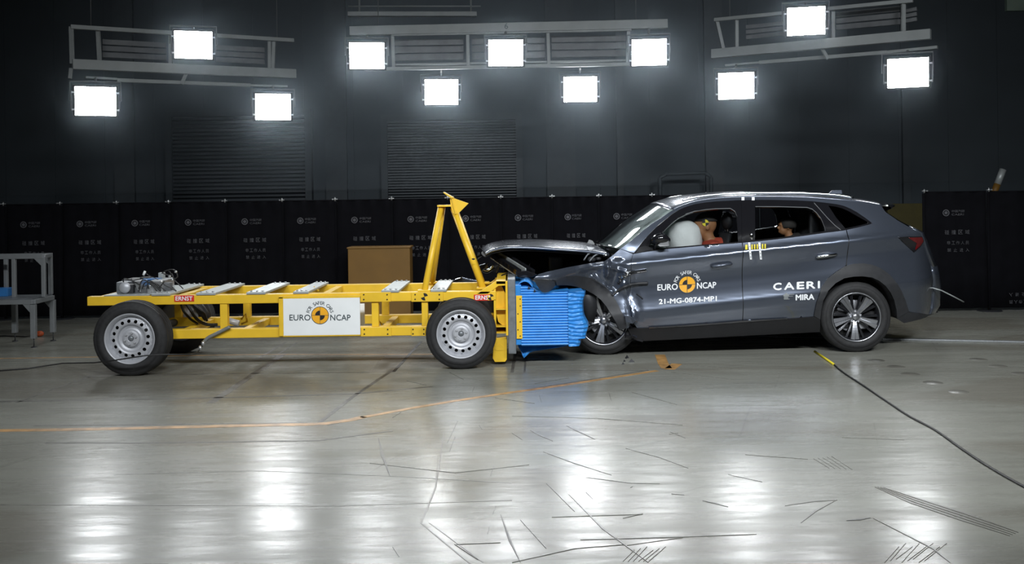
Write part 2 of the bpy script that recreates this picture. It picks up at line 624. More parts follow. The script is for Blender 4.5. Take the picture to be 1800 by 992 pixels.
def decal(name, items, fn, m, parent, label=None):
    """items: (verts2d, faces) lists carried onto a surface by fn; a printed film, so it has no thickness of its own."""
    vs, fs = [], []
    for it in items:
        v, f = it[:2]
        n = len(vs)
        lay = it[2] if len(it) > 2 else [0] * len(v)
        vs += [fn(*p) - Vector((0, 0.0004 * q, 0)) for p, q in zip(v, lay)]; fs += [tuple(i + n for i in g) for g in f]
    me = bpy.data.meshes.new(name)
    me.from_pydata([tuple(v) for v in vs], [], fs)
    me.materials.append(m); me.update()
    o = link_mesh(name, me, parent)
    if label: o['label'] = label
    return o


def rect2d(x0, x1, y0, y1):
    return [(x0, y0), (x1, y0), (x1, y1), (x0, y1)], [(0, 1, 2, 3)]


# ================================================================== the hall
mb = MB(); mb.box(-14, 14, -3, 19.0, -0.2, 0)
FLOOR = mb.build('floor', M['floor']); FLOOR['kind'] = 'structure'
WY = 18.2
wb = MB()
wb.box(-14, 14, WY, WY + 0.2, 0, 9.0)
x = -14.0
while x < 14:      # broad standing seams of the wall cladding
    wb.box(x, x + 0.05, WY - 0.012, WY + 0.01, 0, 9.0); x += 0.92
WALL = wb.build('wall_back', M['wall']); WALL['kind'] = 'structure'
for nm, x0 in (('wall_left', -14.2), ('wall_right', 14.0)):
    o = MB().box(x0, x0 + 0.2, -3, WY + 0.2, 0, 9.0).build(nm, M['wall']); o['kind'] = 'structure'
o = MB().box(-14, 14, -3.2, -3.0, 0, 9.0).build('wall_front', M['wall']); o['kind'] = 'structure'
o = MB().box(-14.2, 14.2, -3.2, WY + 0.2, 9.0, 9.2).build('ceiling', M['wall']); o['kind'] = 'structure'


def wx(px, d): return (px - CX) / FPX * d


# roller shutters, column cladding, door frame and pipes on the far wall
for i, (a, b, top, n) in enumerate(((308, 540, 205, 44), (684, 908, 212, 60))):
    s = MB()
    xa, xb = wx(a, WY), wx(b, WY)
    zt = P((a + b) / 2, top, WY).z
    h = zt / n
    for k in range(n):
        z = k * h
        pr = [(xa, WY - 0.05, z), (xa, WY - 0.11, z + h * 0.25), (xa, WY - 0.11, z + h * 0.75), (xa, WY - 0.05, z + h)]
        s.prism([Vector(p) for p in pr], (xb - xa, 0, 0))
    o = s.build('door_%d' % (i + 1), M['shutter']); o['kind'] = 'structure'
    f = MB()
    f.box(xa - 0.12, xa, WY - 0.16, WY, 0, zt + 0.12); f.box(xb, xb + 0.12, WY - 0.16, WY, 0, zt + 0.12); f.box(xa, xb, WY - 0.16, WY, zt, zt + 0.12)
    f.build('door_frame', M['column'], o)
for i, (a, b) in enumerate(((205, 240), (575, 612), (962, 1012), (1085, 1096), (1240, 1272), (1585, 1598))):
    o = MB().box(wx(a, WY), wx(b, WY), WY - 0.09, WY - 0.02, 0, 8.9).build('trim_%d' % (i + 1), M['column']); o['kind'] = 'structure'
fr = MB()
for a in ((1160, 312, 1172, 306), (1172, 306, 1240, 304), (1240, 304, 1250, 312), (1160, 312, 1160, 420), (1250, 312, 1250, 420)):
    e = P(a[2], a[3], 17.6)
    fr.tube([P(a[0], a[1], 17.6), Vector((e.x, e.y, 0.0)) if a[3] == 420 else e], 0.035)
o = fr.build('guard_rail', M['column'])
tag(o, 'grey tubular guard frame standing by the back wall above the car bonnet', 'guard rail')

# ceiling-hung service rail at the top of the picture
t = thing('cable_tray', 'pale service rail hung high up at the top above the middle rack', 'rail', P(725, 25, 16.0))
MB().bar(P(612, 25, 16.0), P(838, 25, 16.0), 0.10, 0.07).build('channel', M['rack'], t)
MB().tube([P(612, 11, 16.0), P(845, 11, 16.0)], 0.012).build('conduit', M['rack'], t)
for px in (632, 828):
    a = P(px, 30, 16.0)
    MB().tube([a, Vector((a.x, a.y, 9.0))], 0.015).build('hanger', M['rack'], t)
o = MB().box(wx(1771, WY), wx(1800, WY) + 0.5, WY - 0.08, WY, P(1785, 20, WY).z, P(1785, -14, WY).z).build('wall_sign', M['signgreen'])
tag(o, 'pale green wall sign at the top right corner on the back wall', 'sign')
o = MB().box(wx(1560, 16.5), wx(1632, 16.5), 16.5, 16.7, 0, P(1600, 358, 16.5).z).build('safety_board', M['ochredark'])
tag(o, 'dark yellow board behind the car tail beside the black screen', 'board')

# ------------------------------------------------------------------ floor markings (children of the floor)


def strip(pts, w, m, name, z=0.0012, taper=False, pxw=None):
    g = [G(*p) for p in pts]
    l, r = [], []
    for i, p in enumerate(g):
        d = (g[min(i + 1, len(g) - 1)] - g[max(i - 1, 0)]).normalized()
        s = Vector((-d.y, d.x, 0)) * (w / 2)
        if taper and i in (0, len(g) - 1): s *= 0.15
        l.append(p + s); r.append(p - s)
    n = len(l)
    mb = MB()
    vs = [v + Vector((0, 0, z)) for v in l + r] + [v + Vector((0, 0, -0.002)) for v in l + r]
    fs = [(i, i + 1, n + i + 1, n + i) for i in range(n - 1)]
    fs += [(i, 2 * n + i, 2 * n + i + 1, i + 1) for i in range(n - 1)] + [(n + i, n + i + 1, 3 * n + i + 1, 3 * n + i) for i in range(n - 1)]
    mb.add(vs, fs)
    return mb.build(name, m, FLOOR)


strip([(-40, 758), (100, 756), (200, 754), (330, 751), (450, 748), (540, 746.5), (575, 745), (620, 738), (640, 733)], 0.075, M['orange'], 'orange_line', 0.0016)
strip([(635, 734.5), (720, 718.5), (800, 705), (880, 693), (1000, 676), (1090, 662), (1155, 652)], 0.055, M['orange'], 'orange_line', 0.0016)
strip([(1172, 648), (1166, 640), (1160, 624)], 0.10, M['orange'], 'orange_line', 0.0016)
strip([(1176, 650), (1190, 640)], 0.10, M['orange'], 'orange_line', 0.0016)
strip([(-30, 631), (200, 627.5), (450, 623.5), (600, 623.5), (880, 623)], 0.03, M['orange'], 'orange_line', 0.0012)
for pts, w in (([(-40, 707), (200, 703.5), (420, 698.5), (620, 693), (760, 680)], 0.035), ([(60, 749), (330, 746), (540, 744)], 0.02),
               ([(80, 779), (230, 779.5), (420, 777), (560, 775), (690, 758)], 0.022), ([(556, 748), (620, 698), (690, 651)], 0.035),
               ([(30, 708), (95, 684), (160, 662)], 0.02), ([(150, 662), (420, 657), (650, 655)], 0.025), ([(575, 748), (700, 722), (890, 691), (1010, 672), (1140, 651)], 0.018),
               ([(455, 630), (502, 602)], 0.03), ([(480, 628), (522, 603)], 0.025), ([(370, 709), (500, 622)], 0.07),
               ([(900, 655), (906, 622)], 0.03), ([(922, 655), (924, 628)], 0.018), ([(1130, 652), (905, 651)], 0.012),
               ([(0, 888), (300, 889), (600, 890), (900, 880)], 0.008), ([(200, 835), (450, 828), (700, 838), (900, 850)], 0.008),
               ([(740, 920), (765, 860), (775, 800), (780, 760)], 0.010), ([(740, 920), (800, 970), (850, 1010)], 0.008), ([(755, 920), (850, 990)], 0.006)):
    low = max(p[1] for p in pts) > 800
    strip(pts, w, M['scratch'] if low else M['seam'], 'floor_scratch' if low else 'floor_seam', 0.0009)
strip([(692, 654), (740, 601)], 0.030, M['black'], 'floor_slot', 0.0020)
strip([(668, 655), (700, 622)], 0.22, M['patch'], 'floor_patch', 0.0005)
# rubber and scrape marks
MARKS = [((665, 770), (672, 800), (686, 838)), ((765, 845), (770, 800)), ((800, 768), (790, 795)), ((868, 820), (862, 838)), ((872, 890), (866, 905)), ((842, 748), (848, 756)), ((860, 928), (857, 940)),
         ((996, 749), (1015, 758), (1046, 773)), ((932, 757), (950, 766), (972, 776)), ((900, 762), (918, 774)), ((1178, 760), (1205, 771)), ((1176, 764), (1192, 762)), ((1100, 789), (1160, 805), (1210, 824)), ((955, 795), (1010, 815), (1075, 836)),
         ((1030, 866), (1042, 878)), ((1235, 881), (1258, 886), (1280, 892)), ((1108, 858), (1112, 856)), ((1180, 869), (1203, 871)), ((1488, 916), (1510, 914), (1530, 911)), ((1408, 920), (1432, 900), (1470, 880)), ((1380, 890), (1430, 882), (1472, 880)),
         ((840, 985), (800, 958), (880, 955)), ((690, 962), (702, 980)), ((1095, 912), (1130, 904)), ((970, 910), (1130, 905)), ((1000, 870), (1060, 930), (1140, 990)), ((960, 850), (1010, 900)), ((1030, 840), (1110, 850), (1160, 851)),
         ((915, 915), (960, 965)), ((880, 905), (896, 950), (915, 990)), ((1280, 835), (1340, 848)), ((1310, 800), (1420, 808)), ((1535, 912), (1640, 965), (1670, 990)), ((1200, 640), (1300, 650)), ((1070, 690), (1075, 705)), ((948, 695), (952, 708)),
         ((650, 815), (800, 832), (930, 818)), ((870, 700), (940, 710)), ((1480, 770), (1590, 774)), ((860, 640), (866, 646)), ((715, 670), (750, 678)), ((790, 655), (815, 668)), ((830, 690), (834, 680)), ((786, 780), (805, 740)), ((690, 735), (705, 725)),
         ((900, 732), (1050, 736), (1200, 748)), ((1020, 950), (1180, 945), (1330, 940)), ((1100, 960), (1200, 946)), ((900, 990), (1010, 965), (1100, 958)), ((1180, 655), (1290, 668)), ((940, 675), (1000, 665)), ((1110, 690), (1190, 712))]
for i, pts in enumerate(MARKS):
    long_ = abs(pts[0][0] - pts[-1][0]) > 60
    strip(pts, 0.020 if i in (0, 7, 8, 18) else (0.012 if i % 3 else 0.008), M['scratch'] if long_ else M['mark'], 'scrape_mark', 0.0022, True)
for k in range(4):       # the fourfold tyre scuff at the right
    strip([(1538 + 5 * k, 857 + 0.3 * k), (1600 + 5 * k, 884 - 2.2 * k), (1690 + 6 * k, 915 - 2.5 * k), (1775 + 5 * k, 943 - 2 * k)], 0.018, M['patch'], 'tyre_scuff', 0.0024, True)
for k in range(5):
    strip([(1430 + 8 * k, 807 - 1 * k), (1458 + 10 * k, 824 + 0.6 * k)], 0.012, M['patch'], 'tyre_scuff', 0.0024, True)
for k in range(6):
    strip([(1095 + 9 * k, 988), (1115 + 11 * k, 968 - 3 * (k % 3))], 0.010, M['patch'], 'tyre_scuff', 0.0024, True)
for k in range(8):
    strip([(1555 + 10 * k, 990 - 3 * (k % 3)), (1580 + 12 * k, 962 - 6 * (k % 2))], 0.008, M['patch'], 'tyre_scuff', 0.0024, True)
for px, py in ((1540, 634), (1575, 645), (1600, 658), (1640, 673), (1685, 689), (1720, 632), (1755, 644), (1795, 657)):
    c = G(px, py)
    mbd = MB(); mbd.lathe([(0.0, 0.0018), (0.075, 0.0018), (0.085, -0.002)], c, 20, 'z')
    mbd.build('anchor_cover', M['patch'], FLOOR)

# the pale cable cover along the floor, and the cables
a, b = G(1300, 592), G(1840, 603.5)
o = MB().bar(a + Vector((0, 0, 0.008)), b + Vector((0, 0, 0.008)), 0.07, 0.016).build('cable_cover', M['alu'], None, 0.003)
tag(o, 'pale metal cable cover strip on the floor behind the car', 'cable cover')
pts = [G(px, py, 0.006) for px, py in smooth_loop([(1465, 640), (1482, 655), (1520, 680), (1560, 707), (1600, 733), (1645, 757), (1690, 789), (1740, 822), (1800, 856), (1850, 880)], 4)]
t = thing('floor_cable', 'thin dark cable running across the bare floor in front of the car tail', 'cable', G(1600, 733))
MB().tube(pts, 0.0075, 6).build('cable', M['cable'], t)
MB().tube([G(1432, 618, 0.008), G(1466, 641, 0.008)], 0.011, 6).build('tape', M['brightyellow'], t)['label'] = 'yellow taped end'

# ------------------------------------------------------------------ black fabric screens
CD = 13.6
CS = FPX / CD
EDGES = [-90, 9, 108, 207, 298, 397, 497, 590, 689, 787, 880, 970, 1052, 1145, 1240, 1335, 1430]


def screen_panel(pa, pb, top, d, label, flip=False, bottom_z=0.04):
    xa, xb = wx(pa, d), wx(pb, d)
    zc = P((pa + pb) / 2, top, d).z
    t = thing('fabric_screen', label, 'screen', ((xa + xb) / 2, d, 0), 'printed black screens along the back')
    n = 14
    rows = []
    for zz in (bottom_z, zc * 0.35, zc * 0.7, zc - 0.02):
        rows.append([Vector((xa + (xb - xa) * k / n, d + 0.012 * math.sin(k * 1.7 + zz), zz)) for k in range(n + 1)])
    MB().grid(rows).build('fabric', M['fabric'], t, 0, 0.006)
    MB().tube([(xa, d, zc - 0.015), (xb, d, zc - 0.015)], 0.010, 8).build('top_rail', M['fabric'], t)
    w = xb - xa
    c = (xa + xb) / 2

    def fn(u, v):
        if flip: u, v = -u, (zc + 0.05) - v - 0.62
        return Vector((c + u, d - 0.022, v))
    z1 = zc - 0.29
    u = w / 0.76
    vs, fs = disc2d(-0.13 * u, z1, 0.045, n=24)
    logo = [disc2d(-0.13 * u, z1, 0.045, 0, 2 * PI, 24, 0.032), disc2d(-0.13 * u, z1, 0.022, 0, 2 * PI, 16, 0.0)]
    logo += [fit('中国汽研', -0.06 * u, z1 + 0.004, 0.16 * u, 0.034), fit('CAERI', -0.06 * u, z1 - 0.037, 0.15 * u, 0.027)]
    decal('logo', logo, fn, M['print'], t)
    rowsT = []
    for i, ch in enumerate('碰撞区域'): rowsT.append(fit(ch, (-0.15 + 0.085 * i) * u, z1 - 0.285, 0.055 * u, 0.058))
    for i, ch in enumerate('非工作人员'): rowsT.append(fit(ch, (-0.125 + 0.058 * i) * u, z1 - 0.42, 0.044 * u, 0.046))
    for i, ch in enumerate('禁止进入'): rowsT.append(fit(ch, (-0.12 + 0.076 * i) * u, z1 - 0.515, 0.044 * u, 0.046))
    decal('lettering', rowsT, fn, M['print'], t)
    return t


def post(px, top, d, label):
    zc = P(px, top, d).z
    d += 0.045
    x = wx(px, d)
    t = thing('screen_post', label, 'post', (x, d, 0), 'posts between the black screens')
    mb = MB(); mb.lathe([(0.0, 0.012), (0.15, 0.012), (0.16, 0.0)], (x, d - 0.02, 0), 20, 'z'); mb.build('base', M['plastic'], t)
    MB().tube([(x, d - 0.02, 0.0), (x, d - 0.02, zc - 0.03)], 0.018, 10).build('pole', M['fabric'], t)
    c = MB()
    c.lathe([(0.0, 0.03), (0.009, 0.024), (0.012, 0.0), (0.009, -0.025), (0, -0.025)], (x, d - 0.05, zc), 10, 'z')
    c.box(x - 0.036, x - 0.014, d - 0.08, d - 0.05, zc - 0.008, zc + 0.008); c.box(x + 0.014, x + 0.036, d - 0.08, d - 0.05, zc - 0.006, zc + 0.010)
    c.build('cap', M['foil'], t)['label'] = 'bright metal cap'


spots = ['behind the aluminium stand, leftmost of the row', 'behind the right end of the aluminium stand', 'just right of the aluminium stand', 'above the rear wheel of the yellow trolley', 'right of the equipment on the trolley',
         'two panels left of the ochre crate, over the white board', 'next to the ochre crate on its left', 'directly behind the ochre crate', 'behind the left leg of the yellow mast', 'behind the right leg of the yellow mast',
         'behind the raised bonnet tip', 'behind the middle of the raised bonnet', 'behind the windscreen base of the car', 'seen through the windscreen of the car', 'seen through the front side window', 'seen through the rear side window']
for i in range(len(EDGES) - 1):
    if i >= len(spots): break
    top = 357.5 - 0.0142 * ((EDGES[i] + EDGES[i + 1]) / 2 - 100)
    screen_panel(EDGES[i] + 1, EDGES[i + 1] - 1, top, CD, 'black printed fabric screen panel ' + spots[i])
pspots = ['left of the aluminium stand', 'between stand and trolley', 'above the rear wheel', 'right of the trolley equipment', 'above the hose side of the trolley', 'left of the white board', 'above the white board', 'left edge of the ochre crate',
          'left of the yellow mast', 'between the mast legs', 'right of the yellow mast', 'above the bonnet middle', 'above the bonnet hinge', 'above the windscreen', 'behind the driver window', 'behind the rear window']
for i in range(1, 15):
    post(EDGES[i], 357.5 - 0.0142 * (EDGES[i] - 100), CD, 'black screen post with bright cap, ' + pspots[i - 1])
screen_panel(1626, 1733, 335.5, 13.0, 'black printed fabric screen panel right of the car tail')
screen_panel(1737, 1846, 334.5, 13.0, 'black fabric screen panel hung upside down at the right edge', True)
post(1735, 334, 12.98, 'black screen post with bright cap, right of the car tail')
post(1622, 336, 12.98, 'black screen post with bright cap, just behind the tail lamp')
# safety worker's marker post behind the right screen
t = thing('marker_post', 'leaning white and orange marker post above the right hand screen', 'marker', G(1760, 515))
a, b = P(1745, 345, 14.6), P(1763, 298, 14.6)
MB().tube([Vector((a.x - 0.45, a.y, 0)), a], 0.03, 8).build('pole', M['plastic'], t)
MB().tube([a, a.lerp(b, 0.45)], 0.05, 8).build('band', M['wood'], t)['label'] = 'orange band'
MB().tube([a.lerp(b, 0.45), b], 0.05, 8).build('band', M['galv'], t)['label'] = 'white band'

# ochre crate in front of the screens
ca, cb = G(610, 553), G(720, 551)
ct = P(665, 437, ca.y - 0.25).z
t = thing('plywood_crate', 'ochre plywood crate behind the trolley in front of the black screens', 'crate', (ca.x + 0.4, 13.2, 0))
x0, x1 = wx(610, 13.0), wx(719, 13.0)
zt = P(665, 437, 13.0).z
MB().box(x0, x1, 13.0, 13.35, 0, zt).build('body', M['wood'], t, 0.006)
MB().box(x0 - 0.012, x1 + 0.012, 12.985, 13.365, zt, zt + 0.02).build('lid', M['wood'], t, 0.004)

# ------------------------------------------------------------------ light racks and flood lights
PENDING_LAMPS = []


def lamp(px, py, d, w, label, rack_pt):
    c = P(px, py, d)
    tgt = Vector((0.3 + c.x * 0.3, 3.0, 1.35))
    n = (tgt - c).normalized()
    r = n.cross(Vector((0, 0, 1))).normalized() * -1.0
    r = Vector((0, 0, 1)).cross(n).normalized()
    u = n.cross(r).normalized()
    if u.z < 0: r, u = -r, -u
    W, Hh = 0.245, 0.185

    def L(a, b, e): return c + r * a + u * b + n * e
    t = thing('flood_light', label, 'flood light', L(0, 0, -0.1), 'film flood lights on the racks')

    def hx(mb, a0, a1, b0, b1, e0, e1): mb.hexa([L(a0, b0, e0), L(a1, b0, e0), L(a1, b1, e0), L(a0, b1, e0)], [L(a0, b0, e1), L(a1, b0, e1), L(a1, b1, e1), L(a0, b1, e1)])
    h = MB()
    hx(h, -W - 0.02, W + 0.02, -Hh - 0.02, Hh + 0.02, -0.16, -0.012)
    for k in range(9):
        a = -W + 2 * W * k / 8
        hx(h, a - 0.006, a + 0.006, -Hh, Hh, -0.24, -0.16)
    h.build('housing', M['housing'], t)
    fr = MB()
    hx(fr, -W - 0.03, W + 0.03, Hh, Hh + 0.022, -0.02, 0.02); hx(fr, -W - 0.03, W + 0.03, -Hh - 0.022, -Hh, -0.02, 0.02)
    hx(fr, -W - 0.03, -W, -Hh, Hh, -0.02, 0.02); hx(fr, W, W + 0.03, -Hh, Hh, -0.02, 0.02)
    fr.build('frame', M['housing'], t)
    le = MB(); le.add([L(-W, -Hh, 0.0), L(W, -Hh, 0.0), L(W, Hh, 0.0), L(-W, Hh, 0.0), L(-W, -Hh, -0.01), L(W, -Hh, -0.01), L(W, Hh, -0.01), L(-W, Hh, -0.01)],
                      [(0, 1, 2, 3), (7, 6, 5, 4), (0, 4, 5, 1), (1, 5, 6, 2), (2, 6, 7, 3), (3, 7, 4, 0)])
    le.build('lens', M['lens'], t)['label'] = 'blazing white lens'
    bl = area_light('flood_beam', L(0, 0, 0.03), (0.3 + c.x * 0.2, 8.6, 0.4), 2 * W, 2 * Hh, FLOOD_WATTS, (0.95, 0.98, 1.0), 88)
    bl.parent = t
    bl.location = bl.location - t.location
    for s in (-1, 1):
        y = MB()
        hx(y, s * (W + 0.045) - 0.006, s * (W + 0.045) + 0.006, -Hh * 0.7, Hh * 0.7, -0.09, 0.05)
        y.build('side_flap', M['rackdark'], t)
        for b in (-0.6, 0.6):
            k = MB(); hx(k, s * (W + 0.03) - 0.02, s * (W + 0.03) + 0.02, b * Hh - 0.01, b * Hh + 0.01, -0.02, 0.03); k.build('clip', M['foil'], t)
    yk = MB()
    top = Vector(rack_pt)
    yk.tube([L(-W - 0.06, 0, -0.09), L(-W - 0.06, Hh + 0.06, -0.13), L(W + 0.06, Hh + 0.06, -0.13), L(W + 0.06, 0, -0.09)], 0.012, 6)
    yk.tube([L(0, Hh + 0.06, -0.13), top], 0.018, 6)
    yk.build('yoke', M['rackdark'], t)


def rack(label, number, da, db, pa, pb, rails, posts, panels, num_at, drop, hang):
    """rails: (ax, ay, bx, by, width, height); depth runs from da at pixel pa to db at pixel pb."""
    def dep(px): return da + (db - da) * (px - pa) / (pb - pa)

    def Q(px, py, off=0.0): return P(px, py, dep(px) + off)
    m0 = Q((pa + pb) / 2, num_at[1])
    t = thing('light_rack', label, 'light rack', m0)
    for ax, ay, bx, by, w, h, off in rails:
        MB().bar(Q(ax, ay, off), Q(bx, by, off), w, h).build('rail', M['rack'], t, 0.004)
    for px, y0, y1, px2 in posts:
        MB().bar(Q(px, y0, 0.02), Q(px2, y1, 0.02), 0.045, 0.045, (0, 1, 0)).build('upright', M['rack'], t)
    for ax, ay, bx, by, hh in panels:
        A, B = Q(ax, ay, 0.25), Q(bx, by, 0.25)
        p = MB()
        for k in range(3):
            dz = Vector((0, 0, hh * k / 3 + hh / 6))
            p.bar(A + dz, B + dz, 0.03, hh / 3 - 0.02)
        p.build('louvre_panel', M['rackdark'], t)
    for (ax, ay, bx, by) in drop:
        MB().bar(Q(ax, ay), Q(bx, by), 0.04, 0.03, (0, 1, 0)).build('strut', M['rack'], t)
    for px, py in hang:
        a = Q(px, py, 0.1)
        MB().tube([a, Vector((a.x, a.y, 9.0))], 0.006, 6).build('suspension_wire', M['rackdark'], t)
    nx, ny, nh = num_at
    A = Q(nx - 10, ny); B = Q(nx + 10, ny)
    ex = (B - A).normalized()
    c = Q(nx, ny) - Vector((0, 0.058, 0))
    hw = nh * dep(nx) / FPX
    decal('number', [fit(number, -hw * 0.32, -hw / 2, hw * 0.62, hw)], lambda u, v: c + ex * u + Vector((0, 0, 1)) * v, M['ink'], t)
    return Q


Q4 = rack('pale light rack on the left carrying the number 4', '4', 12.7, 14.4, 125, 518,
          [(124, 47, 516, 71, 0.05, 0.055, 0.0), (127, 113, 519, 130, 0.09, 0.13, 0.0), (205, 141, 440, 150, 0.05, 0.05, 0.15), (150, 136, 205, 139, 0.05, 0.03, 0.15), (440, 150, 505, 152, 0.04, 0.03, 0.15)],
          [(125, 47, 112, 127), (172, 49, 106, 175), (300, 56, 112, 300), (474, 68, 120, 474), (482, 70, 120, 480)],
          [(180, 102, 292, 107, 0.26), (380, 110, 465, 114, 0.26)], (330, 122, 13), [(328, 128, 319, 148), (125, 120, 123, 138)], [(160, 47), (487, 69)])
Q6 = rack('pale light rack in the middle carrying the number 6', '6', 14.3, 14.3, 615, 1172,
          [(615, 55, 1173, 42, 0.09, 0.13, 0.0), (688, 61, 1110, 52, 0.05, 0.04, 0.0), (640, 122, 1145, 112, 0.06, 0.05, 0.0), (690, 114, 1110, 106, 0.04, 0.03, 0.1)],
          [(690, 60, 118, 692), (822, 56, 118, 823), (963, 54, 114, 965), (1105, 50, 112, 1103)],
          [(694, 108, 815, 106, 0.33), (830, 106, 958, 103, 0.33), (970, 102, 1100, 100, 0.33)], (890, 47, 10), [], [(665, 42), (1118, 38)])
Q8 = rack('pale light rack on the right carrying the number 8', '8', 14.2, 12.5, 1252, 1636,
          [(1256, 35, 1605, 1, 0.05, 0.05, 0.0), (1252, 95, 1636, 60, 0.09, 0.13, 0.0), (1335, 110, 1560, 92, 0.05, 0.05, 0.15), (1275, 115, 1335, 110, 0.04, 0.03, 0.15), (1560, 92, 1648, 83, 0.05, 0.04, 0.15)],
          [(1260, 36, 88, 1272), (1295, 31, 84, 1295), (1464, 14, 68, 1464), (1588, 2, 58, 1588)],
          [(1312, 70, 1385, 63, 0.22), (1470, 54, 1583, 44, 0.26), (1590, 42, 1612, 38, 0.2)], (1434, 79, 12), [(1445, 86, 1456, 104)], [(1283, 33), (1600, 0)])
lamp(168, 178, 12.75, 0, 'lit flood light, lower left one under the rack numbered 4', Q4(168, 137, 0.15))
lamp(340, 79, 13.45, 0, 'lit flood light on top of the rack numbered 4', Q4(340, 58))
lamp(480, 188, 14.15, 0, 'lit flood light, lower right one under the rack numbered 4', Q4(480, 151, 0.15))
lamp(645, 98, 14.05, 0, 'lit flood light at the left end of the rack numbered 6', Q6(645, 62))
lamp(889, 93, 14.05, 0, 'lit flood light right below the number 6 in the rack middle', Q6(889, 55))
lamp(1141, 92, 14.05, 0, 'lit flood light at the right end of the rack numbered 6', Q6(1141, 48))
lamp(776, 162, 14.6, 0, 'lit flood light hanging lower, left of the middle under rack 6', Q6(776, 120))
lamp(1020, 157, 14.6, 0, 'lit flood light hanging lower, right of the middle under rack 6', Q6(1020, 116))
lamp(1417, 37, 13.25, 0, 'lit flood light on top of the rack numbered 8', Q8(1417, 22))
lamp(1294, 151, 13.9, 0, 'lit flood light, lower left one under the rack numbered 8', Q8(1294, 114, 0.15))
lamp(1596, 128, 12.6, 0, 'lit flood light, lower right one under the rack numbered 8', Q8(1596, 89, 0.15))

# ------------------------------------------------------------------ aluminium stand at the left
sd0, sd1 = 10.95, 11.45
t = thing('profile_stand', 'aluminium profile stand at the left edge of the picture', 'stand', (wx(20, 11.2), 11.2, 0))
TZ = P(56, 531, sd0).z


def prof(a, b, w=0.05):
    MB().bar(a, b, w, w).build('profile', M['alu'], t, 0.004)


lx = [wx(56, sd0), wx(-120, sd0)]
for name, (px, d) in (('n', (56, sd0)), ('f', (90, sd1)), ('m', (23, sd1)), ('l', (-130, sd0)), ('k', (-95, sd1))):
    x = wx(px, d)
    MB().bar((x, d, 0.10), (x, d, TZ - 0.03), 0.055, 0.055, (0, 1, 0)).build('leg', M['alu'], t, 0.004)
    fo = MB(); fo.tube([(x, d, 0.10), (x, d, 0.012)], 0.006, 6); fo.lathe([(0, 0.014), (0.03, 0.008), (0.034, 0)], (x, d, 0), 12, 'z'); fo.build('screw_foot', M['plastic'], t)
xr0, xr1, xl0, xl1 = wx(56, sd0), wx(90, sd1), wx(-130, sd0), wx(-95, sd1)
prof((xl0, sd0, TZ), (xr0, sd0, TZ)); prof((xl1, sd1, TZ), (xr1, sd1, TZ)); prof((xr0, sd0, TZ), (xr1, sd1, TZ)); prof((xl0, sd0, TZ), (xl1, sd1, TZ))
MB().hexa([(xl0, sd0, TZ + 0.026), (xr0, sd0, TZ + 0.026), (xr1, sd1, TZ + 0.026), (xl1, sd1, TZ + 0.026)], [(xl0, sd0, TZ + 0.036), (xr0, sd0, TZ + 0.036), (xr1, sd1, TZ + 0.036), (xl1, sd1, TZ + 0.036)]).build('table_top', M['lead'], t)
UZ = P(60, 449, sd1).z
da, db = sd0 + 0.2, sd1
for px, d in ((23, da), (75, da), (9, db), (87, db)):
    x = wx(px, d)
    MB().bar((x, d, TZ + 0.036), (x, d, UZ), 0.042, 0.042, (0, 1, 0)).build('post', M['alu'], t, 0.004)
for a, b in (((-60, da), (75, da)), ((-40, db), (90, db)), ((75, da), (87, db))):
    prof((wx(*a), a[1], UZ), (wx(*b), b[1], UZ), 0.045)
for px in (75, 87):
    d = da if px == 75 else db
    x = wx(px, d)
    MB().prism([(x - 0.02, d - 0.02, UZ - 0.02), (x - 0.10, d - 0.02, UZ - 0.02), (x - 0.02, d - 0.02, UZ - 0.10)], (0, 0.04, 0)).build('corner_bracket', M['alu'], t)
for px in (56, 90):
    d = sd0 if px == 56 else sd1
    x = wx(px, d)
    for s in (-1,):
        MB().prism([(x + s * 0.027, d - 0.02, TZ - 0.025), (x + s * 0.11, d - 0.02, TZ - 0.025), (x + s * 0.027, d - 0.02, TZ - 0.12)], (0, 0.04, 0)).build('corner_bracket', M['alu'], t)
o = MB().box(wx(-30, 11.2), wx(7, 11.2), 11.25, 11.40, TZ + 0.036, TZ + 0.13).build('parts_box', M['bluebox'], None, 0.006)
tag(o, 'blue plastic box standing on the aluminium stand at the left edge', 'box')
t2 = thing('plug_lead', 'orange plug and black lead lying on the floor under the stand', 'lead', G(70, 592))
g0 = G(70, 592)
MB().ball(g0 + Vector((0, 0, 0.035)), 0.05, 0.04, 0.035, 12).build('plug', M['orangeplug'], t2)
MB().tube([g0 + Vector((0, 0, 0.03)), g0 + Vector((-0.15, -0.05, 0.008)), g0 + Vector((-0.45, 0.05, 0.008)), g0 + Vector((-0.9, -0.1, 0.008))], 0.007, 6).build('lead', M['cable'], t2)

# ================================================================== the yellow barrier trolley
TD = 9.30        # near face of the near longitudinal
TF = 10.22       # near face of the far longitudinal
t = thing('crash_trolley', 'yellow steel crash test trolley on four wheels pushing a blue block into the car', 'trolley', (-1.9, 9.75, 0))
TROLLEY = t
Y = M['yellow']


def tx(px, d=TD): return wx(px, d)


def tz(px, py, d=TD): return P(px, py, d).z


def ybar(name, px0, px1, pya, pyb, d=TD, depth=0.09, parent=None, m=None, bev=0.006):
    """A level beam whose near face spans the given photo box at distance d."""
    pm = (px0 + px1) / 2
    x0, x1 = P(px0, pya, d).x, P(px1, pya, d).x
    return MB().box(x0, x1, d, d + depth, tz(pm, pyb, d), tz(pm, pya, d)).build(name, m or Y, parent or t, bev)


